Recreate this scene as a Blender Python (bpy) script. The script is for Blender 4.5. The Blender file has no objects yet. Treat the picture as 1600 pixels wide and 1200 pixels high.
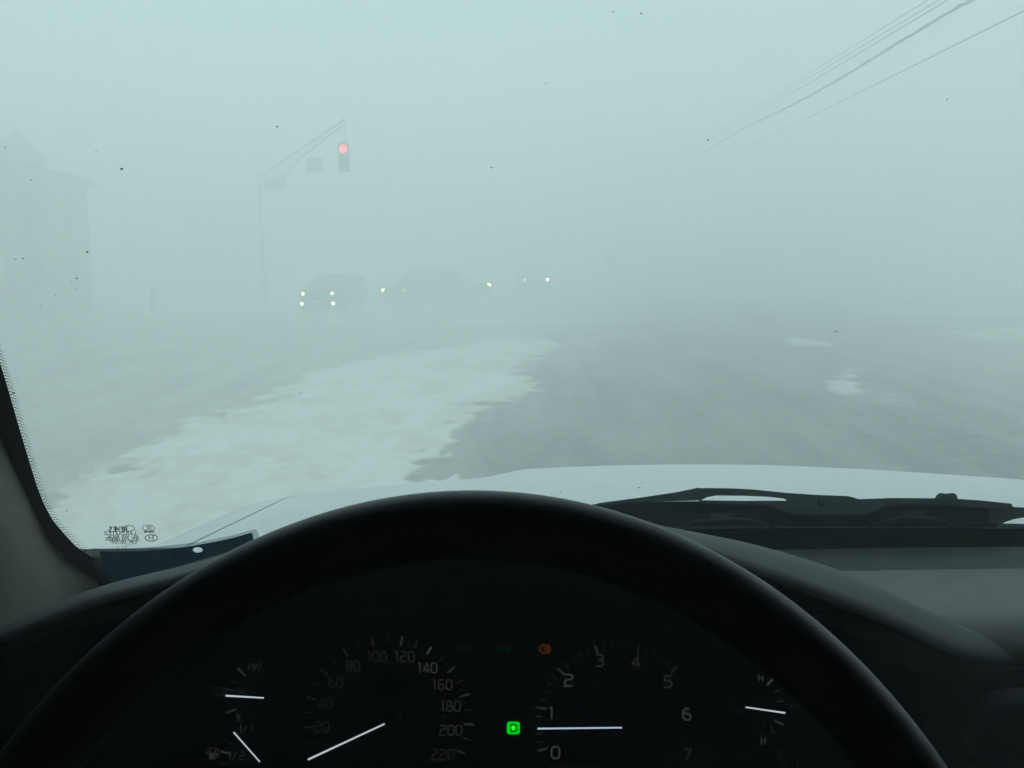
import bpy, math, random
import numpy as np
from mathutils import Matrix, Vector
from mathutils.geometry import tessellate_polygon

random.seed(7)
rng = np.random.default_rng(7)
sc = bpy.context.scene
COL = sc.collection

# ------------------------------------------------------------------ camera
H = 1.75                       # eye height over the road
F = 1386.0                     # focal length in pixels of the 1600 px wide photograph
cam = bpy.data.cameras.new('camera')
cam_ob = bpy.data.objects.new('camera', cam)
COL.objects.link(cam_ob)
sc.camera = cam_ob
cam.sensor_width = 36.0
cam.lens = 36.0 * F / 1600.0
cam.clip_start = 0.01
cam.clip_end = 3000.0
CM = Matrix.Translation((0, 0, H)) @ Matrix.Rotation(math.radians(90 - 7.7), 4, 'X') @ Matrix.Rotation(math.radians(-0.9), 4, 'Z')
cam_ob.matrix_world = CM
CR = CM.to_3x3()

# ------------------------------------------------------------------ sky, sun, exposure
world = bpy.data.worlds.new('World')
sc.world = world
world.use_nodes = True
wn = world.node_tree
sky = wn.nodes.new('ShaderNodeTexSky')
sky.sky_type = 'NISHITA'
sky.sun_disc = False
SUN_ELEV, SUN_ROT = 22.0, 150.0
sky.sun_elevation = math.radians(SUN_ELEV)
sky.sun_rotation = math.radians(SUN_ROT)
sky.dust_density = 6.0
wn.links.new(sky.outputs[0], wn.nodes['Background'].inputs[0])
wn.nodes['Background'].inputs[1].default_value = 0.15
sun = bpy.data.lights.new('sun', 'SUN')
sun.energy = 1.0
sun.angle = math.radians(50)
sun.color = (1.0, 0.97, 0.93)
sun_ob = bpy.data.objects.new('sun', sun)
COL.objects.link(sun_ob)
sun_ob.rotation_euler = (math.radians(90 - SUN_ELEV), 0, math.radians(180 - SUN_ROT))
vs = sc.view_settings
vs.view_transform = 'Standard'
vs.look = 'None'
vs.exposure = 0.97
vs.gamma = 1.0
sc.cycles.volume_bounces = 12
sc.cycles.max_bounces = 20
sc.cycles.diffuse_bounces = 4
sc.cycles.transparent_max_bounces = 24
sc.cycles.use_denoising = True
sc.cycles.sample_clamp_indirect = 4.0

# ------------------------------------------------------------------ helpers
def ray(px, py):
    d = CR @ Vector(((px - 800) / F, (600 - py) / F, -1.0))
    return d

def P(px, py, y):
    """point on the sight line of a photograph pixel at y metres ahead"""
    d = ray(px, py)
    k = y / d.y
    return Vector((d.x * k, y, H + d.z * k))

def G(px, py, z=0.0):
    """where the sight line of a pixel meets the ground"""
    d = ray(px, py)
    k = (z - H) / d.z
    return Vector((d.x * k, d.y * k, z))

def proj(p):
    v = CR.transposed() @ (Vector(p) - Vector((0, 0, H)))
    return 800 + F * v.x / -v.z, 600 - F * v.y / -v.z

class MB:
    def __init__(self):
        self.v, self.f = [], []
    def add(self, vs_, fs):
        n = len(self.v)
        self.v += [Vector(p) for p in vs_]
        self.f += [tuple(i + n for i in q) for q in fs]
        return self
    def box(self, a, b):
        v = [(x, y, z) for x in (a[0], b[0]) for y in (a[1], b[1]) for z in (a[2], b[2])]
        return self.add(v, [(0, 1, 3, 2), (4, 6, 7, 5), (0, 4, 5, 1), (2, 3, 7, 6), (0, 2, 6, 4), (1, 5, 7, 3)])
    def bar(self, a, b, w, h=None):
        """square bar between two points"""
        a, b = Vector(a), Vector(b)
        return self.tube([a, b], w * 0.7071, 4, phase=math.pi / 4)
    def tube(self, pts, r, n=8, cap=True, phase=0.0):
        pts = [Vector(p) for p in pts]
        rs = r if isinstance(r, (list, tuple)) else [r] * len(pts)
        rings, up = [], None
        for i, p in enumerate(pts):
            t = (pts[min(i + 1, len(pts) - 1)] - pts[max(i - 1, 0)]).normalized()
            ref = Vector((0, 0, 1)) if abs(t.z) < 0.95 else Vector((1, 0, 0))
            a = t.cross(ref).normalized()
            b = a.cross(t).normalized()
            rings.append([p + (a * math.cos(phase + 2 * math.pi * k / n) + b * math.sin(phase + 2 * math.pi * k / n)) * rs[i] for k in range(n)])
        v = [q for ring in rings for q in ring]
        f = []
        for i in range(len(pts) - 1):
            for k in range(n):
                f.append((i * n + k, i * n + (k + 1) % n, (i + 1) * n + (k + 1) % n, (i + 1) * n + k))
        if cap:
            f.append(tuple(range(n))[::-1])
            f.append(tuple((len(pts) - 1) * n + k for k in range(n)))
        return self.add(v, f)
    def grid(self, rows, close=False):
        n = len(rows[0])
        v = [p for r_ in rows for p in r_]
        f = []
        for i in range(len(rows) - 1):
            for k in range(n - (0 if close else 1)):
                f.append((i * n + k, i * n + (k + 1) % n, (i + 1) * n + (k + 1) % n, (i + 1) * n + k))
        return self.add(v, f)
    def poly(self, outline, fmap, holes=(), back=None):
        """filled outline (2-D points) mapped to 3-D by fmap; back = second map for thickness"""
        loops = [[Vector((p[0], p[1], 0)) for p in outline]] + [[Vector((p[0], p[1], 0)) for p in h] for h in holes]
        flat = [p for l in loops for p in l]
        tris = tessellate_polygon(loops)
        self.add([fmap(p.x, p.y) for p in flat], tris)
        if back:
            self.add([back(p.x, p.y) for p in flat], [t[::-1] for t in tris])
            for l in loops:
                n = len(l)
                self.add([fmap(p.x, p.y) for p in l] + [back(p.x, p.y) for p in l],
                         [(i, (i + 1) % n, n + (i + 1) % n, n + i) for i in range(n)])
        return self
    def lathe(self, prof, c, axis, n=24):
        c = Vector(c); axis = Vector(axis).normalized()
        ref = Vector((0, 0, 1)) if abs(axis.z) < 0.9 else Vector((1, 0, 0))
        a = axis.cross(ref).normalized(); b = axis.cross(a)
        rows = []
        for r_, h in prof:
            rows.append([c + axis * h + (a * math.cos(2 * math.pi * k / n) + b * math.sin(2 * math.pi * k / n)) * r_ for k in range(n)])
        return self.grid(rows, close=True)
    def disc(self, c, axis, r, n=16):
        c = Vector(c); axis = Vector(axis).normalized()
        ref = Vector((0, 0, 1)) if abs(axis.z) < 0.9 else Vector((1, 0, 0))
        a = axis.cross(ref).normalized(); b = axis.cross(a)
        return self.add([c + (a * math.cos(2 * math.pi * k / n) + b * math.sin(2 * math.pi * k / n)) * r for k in range(n)], [tuple(range(n))])
    def ribbon(self, pts, w, fmap):
        """flat stroke of width w along 2-D points"""
        pts = [Vector((p[0], p[1])) for p in pts]
        L, R_ = [], []
        n = len(pts)
        closed = n > 2 and (pts[0] - pts[-1]).length < 1e-6
        for i, p in enumerate(pts):
            a = pts[i - 1] if i > 0 else (pts[-2] if closed else None)
            b = pts[i + 1] if i < n - 1 else (pts[1] if closed else None)
            d1 = (p - a).normalized() if a is not None else None
            d2 = (b - p).normalized() if b is not None else None
            d1 = d1 or d2; d2 = d2 or d1
            n1 = Vector((-d1.y, d1.x)); n2 = Vector((-d2.y, d2.x))
            m = n1 + n2
            m = m.normalized() if m.length > 1e-6 else n1
            k = w / 2 / max(0.5, m.dot(n1))
            L.append(fmap(*(p + m * k))); R_.append(fmap(*(p - m * k)))
        return self.grid([L, R_])
    def build(self, name, mat, parent=None, smooth=False, auto=None, world=True):
        o_ = Vector((0, 0, 0))
        if world and parent is not None:
            q = parent
            while q is not None:
                o_ += q.location; q = q.parent
        me = bpy.data.meshes.new(name)
        me.from_pydata([tuple(p - o_) for p in self.v], [], self.f)
        me.validate()
        if mat:
            me.materials.append(mat)
        if smooth or auto:
            for p in me.polygons:
                p.use_smooth = True
            if auto:
                me.set_sharp_from_angle(angle=math.radians(auto))
        me.update()
        ob = bpy.data.objects.new(name, me)
        COL.objects.link(ob)
        ob.parent = parent
        return ob

def tag(o, label=None, cat=None, group=None, kind=None):
    for k, v in (('label', label), ('category', cat), ('group', group), ('kind', kind)):
        if v:
            o[k] = v
    return o

def empty(name, loc, label, cat, group=None, rz=0.0):
    o = bpy.data.objects.new(name, None)
    COL.objects.link(o)
    o.location = loc
    o.rotation_euler.z = rz
    o.empty_display_size = 0.2
    return tag(o, label, cat, group)

# ------------------------------------------------------------------ materials
def M(name, col, rough=0.6, metal=0.0, noise=None, bump=None, spec=0.5, coat=0.0, emit=None, estr=0.0):
    m = bpy.data.materials.new(name)
    m.use_nodes = True
    t = m.node_tree
    b = t.nodes['Principled BSDF']
    b.inputs['Base Color'].default_value = (*col, 1)
    b.inputs['Roughness'].default_value = rough
    b.inputs['Metallic'].default_value = metal
    b.inputs['Specular IOR Level'].default_value = spec
    b.inputs['Coat Weight'].default_value = coat
    if emit:
        b.inputs['Emission Color'].default_value = (*emit, 1)
        b.inputs['Emission Strength'].default_value = estr
    if noise or bump:
        tc = t.nodes.new('ShaderNodeTexCoord')
    if noise:                                   # (scale, amount): mottled base colour
        nz = t.nodes.new('ShaderNodeTexNoise'); nz.inputs['Scale'].default_value = noise[0]; nz.inputs['Detail'].default_value = 6
        t.links.new(tc.outputs['Object'], nz.inputs['Vector'])
        mr = t.nodes.new('ShaderNodeMapRange'); mr.inputs['From Min'].default_value = 0.3; mr.inputs['From Max'].default_value = 0.7
        mr.inputs['To Min'].default_value = 1 - noise[1]; mr.inputs['To Max'].default_value = 1 + noise[1]
        t.links.new(nz.outputs['Fac'], mr.inputs['Value'])
        mx = t.nodes.new('ShaderNodeMix'); mx.data_type = 'RGBA'; mx.blend_type = 'MULTIPLY'; mx.inputs['Factor'].default_value = 1
        mx.inputs['A'].default_value = (*col, 1)
        t.links.new(mr.outputs[0], mx.inputs['B']); t.links.new(mx.outputs['Result'], b.inputs['Base Color'])
    if bump:                                    # (scale, strength, distance)
        nz = t.nodes.new('ShaderNodeTexNoise'); nz.inputs['Scale'].default_value = bump[0]; nz.inputs['Detail'].default_value = 3
        t.links.new(tc.outputs['Object'], nz.inputs['Vector'])
        bp = t.nodes.new('ShaderNodeBump'); bp.inputs['Strength'].default_value = bump[1]; bp.inputs['Distance'].default_value = bump[2]
        t.links.new(nz.outputs['Fac'], bp.inputs['Height']); t.links.new(bp.outputs[0], b.inputs['Normal'])
    return m

def glass_mat(name, tint, refl=1.0):
    m = bpy.data.materials.new(name); m.use_nodes = True
    t = m.node_tree; t.nodes.remove(t.nodes['Principled BSDF'])
    tr = t.nodes.new('ShaderNodeBsdfTransparent'); tr.inputs[0].default_value = (*tint, 1)
    gl = t.nodes.new('ShaderNodeBsdfGlossy'); gl.inputs['Roughness'].default_value = 0.02
    # Schlick reflectance, the same from either side of the sheet
    lw = t.nodes.new('ShaderNodeLayerWeight'); lw.inputs[0].default_value = 0.5
    pw = t.nodes.new('ShaderNodeMath'); pw.operation = 'POWER'; pw.inputs[1].default_value = 5.0
    ma = t.nodes.new('ShaderNodeMath'); ma.operation = 'MULTIPLY_ADD'; ma.inputs[1].default_value = 0.9 * refl; ma.inputs[2].default_value = 0.04 * refl
    mx = t.nodes.new('ShaderNodeMixShader')
    t.links.new(lw.outputs['Facing'], pw.inputs[0]); t.links.new(pw.outputs[0], ma.inputs[0]); t.links.new(ma.outputs[0], mx.inputs[0])
    t.links.new(tr.outputs[0], mx.inputs[1]); t.links.new(gl.outputs[0], mx.inputs[2])
    t.links.new(mx.outputs[0], t.nodes['Material Output'].inputs['Surface'])
    return m

def emis(name, col, s, base=(0.02, 0.02, 0.02)):
    return M(name, base, 0.5, emit=col, estr=s)

WHITE_PAINT = M('white_paint', (0.74, 0.755, 0.72), 0.42, noise=(9, 0.03))
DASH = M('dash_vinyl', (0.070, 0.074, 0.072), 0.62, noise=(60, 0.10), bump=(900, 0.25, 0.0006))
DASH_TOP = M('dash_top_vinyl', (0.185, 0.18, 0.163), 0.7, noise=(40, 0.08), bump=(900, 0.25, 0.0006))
DEFROST = M('defroster_panel', (0.050, 0.056, 0.057), 0.6, noise=(60, 0.08), bump=(700, 0.2, 0.0006))
BLACK = M('black_plastic', (0.010, 0.010, 0.011), 0.6, bump=(500, 0.15, 0.0005))
FASCIA = M('black_fascia', (0.006, 0.006, 0.006), 0.8, bump=(500, 0.15, 0.0005), spec=0.2)
FACE = M('gauge_face', (0.004, 0.004, 0.005), 0.9, spec=0.05, noise=(80, 0.1))
LEATHER = M('rim_leather', (0.050, 0.055, 0.061), 0.48, noise=(150, 0.15), bump=(1400, 0.25, 0.0003), spec=0.75)
TRIM = M('beige_trim', (0.25, 0.245, 0.19), 0.75, noise=(30, 0.06), bump=(1200, 0.3, 0.0005))
FRIT = M('ceramic_black', (0.006, 0.007, 0.008), 0.45, noise=(60, 0.2), spec=0.25)
RUBBER = M('wiper_rubber', (0.020, 0.026, 0.029), 0.55, noise=(60, 0.25), bump=(120, 0.2, 0.002))
WIPER = M('wiper_metal', (0.075, 0.095, 0.10), 0.5, noise=(40, 0.25), bump=(90, 0.2, 0.002))
HEADLINER = M('headliner', (0.05, 0.049, 0.045), 0.9, noise=(30, 0.05), bump=(900, 0.3, 0.001))
CARPET = M('carpet', (0.02, 0.02, 0.02), 0.95, noise=(200, 0.3), bump=(600, 0.5, 0.002))
CARD_BLUE = M('card_blue', (0.07, 0.15, 0.21), 0.5, noise=(25, 0.12))
CARD_PALE = M('card_pale', (0.11, 0.20, 0.26), 0.5, noise=(25, 0.1))
CARD_INK = M('card_ink', (0.012, 0.020, 0.030), 0.5, noise=(80, 0.1))
INK = M('stamp_ink', (0.015, 0.020, 0.022), 0.6, noise=(80, 0.1))
DIRT = M('dirt', (0.03, 0.03, 0.028), 0.9, noise=(80, 0.2))
SHUT = M('panel_gap', (0.010, 0.012, 0.012), 0.8, noise=(30, 0.2))
SCREEN_GLASS = glass_mat('windshield_glass', (0.822, 0.950, 0.961), 0.6)
SIDE_GLASS = glass_mat('dimmed_side_glass', (0.06, 0.07, 0.07), 0.6)  # near-opaque tint added to hold side light out of the cabin
REAR_GLASS = glass_mat('cabin_dimming_glass', (0.05, 0.06, 0.06), 0.6)  # dark tint on unseen rear panes, put in to keep the cabin dim
FILM = M('card_film', (0.5, 0.55, 0.56), 0.3)
def _film():
    t = FILM.node_tree; b = t.nodes['Principled BSDF']
    tr = t.nodes.new('ShaderNodeBsdfTransparent'); tr.inputs[0].default_value = (0.93, 0.97, 0.97, 1)
    mx = t.nodes.new('ShaderNodeMixShader'); mx.inputs[0].default_value = 0.22
    t.links.new(tr.outputs[0], mx.inputs[1]); t.links.new(b.outputs[0], mx.inputs[2])
    t.links.new(mx.outputs[0], t.nodes['Material Output'].inputs['Surface'])
_film()
def _paper(m, col, f):
    t = m.node_tree; b = t.nodes['Principled BSDF']
    tl = t.nodes.new('ShaderNodeBsdfTranslucent'); tl.inputs[0].default_value = (*col, 1)
    mx = t.nodes.new('ShaderNodeMixShader'); mx.inputs[0].default_value = f
    t.links.new(b.outputs[0], mx.inputs[1]); t.links.new(tl.outputs[0], mx.inputs[2])
    t.links.new(mx.outputs[0], t.nodes['Material Output'].inputs['Surface'])
_paper(CARD_BLUE, (0.105, 0.255, 0.335), 0.6)
_paper(CARD_PALE, (0.17, 0.37, 0.46), 0.6)

# ------------------------------------------------------------------ setting: ground with drifted snow
def poly_sd(X, Y, pts):
    """signed distance (inside positive) of arrays X, Y to a polygon"""
    d = np.full(X.shape, 1e9); inside = np.zeros(X.shape, bool)
    n = len(pts)
    for i in range(n):
        x1, y1 = pts[i]; x2, y2 = pts[(i + 1) % n]
        ex, ey = x2 - x1, y2 - y1
        t = np.clip(((X - x1) * ex + (Y - y1) * ey) / (ex * ex + ey * ey + 1e-12), 0, 1)
        d = np.minimum(d, np.hypot(X - x1 - t * ex, Y - y1 - t * ey))
        c = ((y1 > Y) != (y2 > Y)) & (X < (x2 - x1) * (Y - y1) / ((y2 - y1) if abs(y2 - y1) > 1e-9 else 1e-9) + x1)
        inside ^= c
    return np.where(inside, d, -d)

_perm = rng.random((256, 256))
def vnoise(x, y):
    xi, yi = np.floor(x).astype(int), np.floor(y).astype(int)
    fx, fy = x - xi, y - yi
    fx, fy = fx * fx * (3 - 2 * fx), fy * fy * (3 - 2 * fy)
    g = lambda a, b: _perm[a % 256, b % 256]
    return (g(xi, yi) * (1 - fx) + g(xi + 1, yi) * fx) * (1 - fy) + (g(xi, yi + 1) * (1 - fx) + g(xi + 1, yi + 1) * fx) * fy
def fbm(x, y, o=5):
    s, a, t = 0, 0.5, 0
    for k in range(o):
        s = s + a * vnoise(x * 2 ** k + 17.3 * k, y * 2 ** k + 9.1 * k); t += a; a *= 0.55
    return s / t

def gp(pix):
    return [(G(x, y).x, G(x, y).y) for x, y in pix]

def build_ground():
    ys = [-60, -30, -15, -8, -4, -1, 1.0, 2.0]
    y = 3.0
    while y < 250:
        ys.append(y); y *= 1.0085
    ys.append(255)
    us = np.concatenate([np.linspace(-8, -0.9, 40)[:-1], np.linspace(-0.9, 0.9, 420), np.linspace(0.9, 8, 40)[1:]])
    ys = np.array(ys)
    S = np.maximum(8.0, ys)[:, None]
    X = np.clip(us[None, :] * S, -150 - us[None, :] * 0, 150); Y = np.repeat(ys[:, None], len(us), 1)
    keep = None
    # drifts of snow lying on the roadway
    drift = gp([(-200, 900), (60, 802), (180, 748), (300, 668), (400, 632), (470, 590), (560, 566), (640, 552), (720, 544), (800, 534), (895, 530), (925, 529), (900, 541),
                (840, 556), (808, 573), (826, 598), (804, 622), (744, 637), (734, 658), (702, 686), (692, 716), (676, 752), (600, 1000), (200, 1100)])
    lower = gp([(-500, 505), (-100, 500), (140, 494), (300, 490), (470, 486), (470, 480), (300, 481), (100, 486), (-100, 492), (-500, 498)])
    thin = gp([(-100, 528), (130, 522), (220, 518), (180, 513), (-100, 517)])
    mid = gp([(640, 505), (760, 511), (880, 508), (1000, 502), (960, 496), (860, 498), (740, 500)])
    p1 = gp([(1222, 538), (1240, 529), (1268, 528), (1284, 540), (1270, 550), (1238, 551)])
    p2 = gp([(1296, 604), (1312, 582), (1330, 578), (1346, 592), (1340, 608), (1318, 620)])
    bank = gp([(1480, 520), (1540, 513), (1700, 514), (1900, 530), (1900, 552), (1600, 536), (1520, 534)])
    bank2 = gp([(1380, 484), (1500, 480), (1900, 482), (1900, 494), (1500, 495), (1400, 492)])
    streak = gp([(1330, 620), (1380, 590), (1500, 640), (1640, 700), (1700, 760), (1560, 720), (1420, 660)])
    n1 = fbm(X * 0.9 + 3, Y * 0.35 + 8) - 0.5          # wind-drawn, longer across the view
    n2 = fbm(X * 2.4 + 40, Y * 0.9 + 3) - 0.5
    n3 = fbm(X * 3.6 + 11, Y * 4.4, 6) - 0.5
    snow = np.zeros(X.shape)
    def lay(pts, soft, amp, level=1.0):
        nonlocal snow
        sd = poly_sd(X, Y, pts) + amp * (1.5 * n1 + 1.1 * n2 + 1.5 * n3)
        snow = np.maximum(snow, level * np.clip(0.5 + sd / soft, 0, 1))
    lay(drift, 0.26, 0.85)
    lay(lower, 2.5, 1.2, 0.9); lay(thin, 2.0, 1.5, 0.4); lay(mid, 1.5, 1.8, 0.75)
    lay(p1, 0.5, 0.7, 1.0); lay(p2, 0.28, 0.42, 0.8); lay(bank, 1.0, 1.0, 1.0); lay(bank2, 2.0, 1.2, 1.0)
    lay(streak, 1.0, 1.2, 0.42)
    # open country outside the roads lies under snow
    out = np.clip((np.abs(X - 1) - 17) / 3 + n1 * 2, 0, 1)
    snow = np.maximum(snow, np.where(Y < 60, out * 0.9, 0.9 * np.clip((Y - 60) / 6, 0, 1)))
    # packed, dusted roadway: paler left of the big drift, darker in the lane ahead
    lane = poly_sd(X, Y, gp([(640, 1200), (664, 752), (812, 600), (905, 532), (1000, 470), (1330, 470), (1480, 560), (1900, 800), (1900, 1200)]))
    frost = 0.80 - 0.53 * np.clip(0.5 + lane / 2.5, 0, 1) + 0.5 * n1 + 0.25 * n2
    frost = np.clip(frost, 0, 1)
    Z = 0.045 * snow * (1 + 0.9 * n2) + 0.01 * n2
    v = np.stack([X, Y, Z], -1).reshape(-1, 3)
    nr, nc = X.shape
    i = np.arange(nr * nc).reshape(nr, nc)
    f = np.stack([i[:-1, :-1], i[:-1, 1:], i[1:, 1:], i[1:, :-1]], -1).reshape(-1, 4)
    # drop the degenerate quads where the fan is clipped at the sides
    w = np.abs(v[f[:, 0], 0] - v[f[:, 1], 0]) + np.abs(v[f[:, 3], 0] - v[f[:, 2], 0])
    f = f[w > 1e-6]
    me = bpy.data.meshes.new('ground')
    me.from_pydata(v.tolist(), [], f.tolist())
    for nm, a in (('snow', snow), ('frost', frost)):
        at = me.attributes.new(nm, 'FLOAT', 'POINT'); at.data.foreach_set('value', a.astype(np.float32).ravel())
    me.polygons.foreach_set('use_smooth', np.ones(len(me.polygons), bool))
    m = bpy.data.materials.new('icy_road_and_snow'); m.use_nodes = True
    t = m.node_tree; b = t.nodes['Principled BSDF']
    def node(k, **kw):
        n = t.nodes.new(k)
        for a, c in kw.items(): setattr(n, a, c)
        return n
    tc = node('ShaderNodeTexCoord')
    sn = node('ShaderNodeAttribute', attribute_name='snow'); frn = node('ShaderNodeAttribute', attribute_name='frost')
    def noise(scale, detail, stretch):
        mp = node('ShaderNodeMapping'); mp.inputs['Scale'].default_value = stretch
        t.links.new(tc.outputs['Object'], mp.inputs['Vector'])
        nz = node('ShaderNodeTexNoise'); nz.inputs['Scale'].default_value = scale; nz.inputs['Detail'].default_value = detail
        t.links.new(mp.outputs[0], nz.inputs['Vector']); return nz.outputs['Fac']
    def math_(op, a, c, clamp=False):
        n = node('ShaderNodeMath', operation=op, use_clamp=clamp)
        for k, q in enumerate((a, c)):
            if isinstance(q, (int, float)): n.inputs[k].default_value = q
            else: t.links.new(q, n.inputs[k])
        return n.outputs[0]
    def mix(fac, a, c):
        n = node('ShaderNodeMix', data_type='RGBA')
        if isinstance(fac, float): n.inputs['Factor'].default_value = fac
        else: t.links.new(fac, n.inputs['Factor'])
        for nm, q in (('A', a), ('B', c)):
            if isinstance(q, tuple): n.inputs[nm].default_value = (*q, 1)
            else: t.links.new(q, n.inputs[nm])
        return n.outputs['Result']
    fine = noise(9, 8, (1, 0.45, 1)); broad = noise(1.3, 5, (1, 0.5, 1)); tracks = noise(2.2, 4, (1.0, 0.05, 1)); grit = noise(120, 2, (1, 1, 1))
    asphalt = mix(grit, (0.075, 0.08, 0.083), (0.135, 0.14, 0.142))
    dust = math_('ADD', frn.outputs['Fac'], math_('MULTIPLY', math_('SUBTRACT', tracks, 0.5), 0.75))
    dust = math_('ADD', dust, math_('MULTIPLY', math_('SUBTRACT', fine, 0.5), 0.55), True)
    road = mix(dust, asphalt, (0.565, 0.575, 0.525))
    mott = math_('ADD', math_('MULTIPLY', broad, 0.55), math_('MULTIPLY', noise(5.5, 7, (1.0, 0.75, 1)), 0.45))
    snowc = mix(math_('MULTIPLY', math_('SUBTRACT', mott, 0.43), 3.2, True), (0.84, 0.84, 0.80), (0.60, 0.58, 0.50))
    fac = math_('ADD', sn.outputs['Fac'], math_('MULTIPLY', math_('SUBTRACT', fine, 0.5), 0.8))
    fac = math_('SUBTRACT', fac, 0.28); fac = math_('MULTIPLY', fac, 2.3, True)
    # keep thin patches thin: never whiter than the drift itself
    cap = math_('MULTIPLY', sn.outputs['Fac'], 1.15, True)
    fac = math_('MINIMUM', fac, cap)
    t.links.new(mix(fac, road, snowc), b.inputs['Base Color'])
    ro = math_('ADD', math_('MULTIPLY', fac, 0.45), 0.36)
    t.links.new(ro, b.inputs['Roughness'])
    b.inputs['Specular IOR Level'].default_value = 0.4
    bp = node('ShaderNodeBump'); bp.inputs['Strength'].default_value = 0.35; bp.inputs['Distance'].default_value = 0.03
    t.links.new(fine, bp.inputs['Height']); t.links.new(bp.outputs[0], b.inputs['Normal'])
    me.materials.append(m)
    o = bpy.data.objects.new('ground', me); COL.objects.link(o)
    tag(o, 'icy road with wind-blown drifts of snow', 'ground', kind='structure')
build_ground()

# ------------------------------------------------------------------ the car the photograph is taken from
CAR = empty('driven_car', (0.42, 0.0, 0.0), 'white car seen from its own driver seat, with black steering wheel and lit gauges', 'car')
XC = 0.42

# --- windshield surface: y on the glass for a given x and height
def glass_y(x, z, off=0.0):
    """off moves towards the cabin"""
    return 1.15 - 0.05 * ((x - XC) / 0.98) ** 2 - (z - (H - 0.35)) / 0.95 - off
def W(px, py, off=0.004):
    d = ray(px, py)
    lo, hi = 0.2, 1.7
    for _ in range(40):
        m = (lo + hi) / 2
        k = m / d.y
        p = (d.x * k, H + d.z * k)
        if m < glass_y(p[0], p[1], off): lo = m
        else: hi = m
    k = lo / d.y
    return Vector((d.x * k, lo, H + d.z * k))

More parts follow.
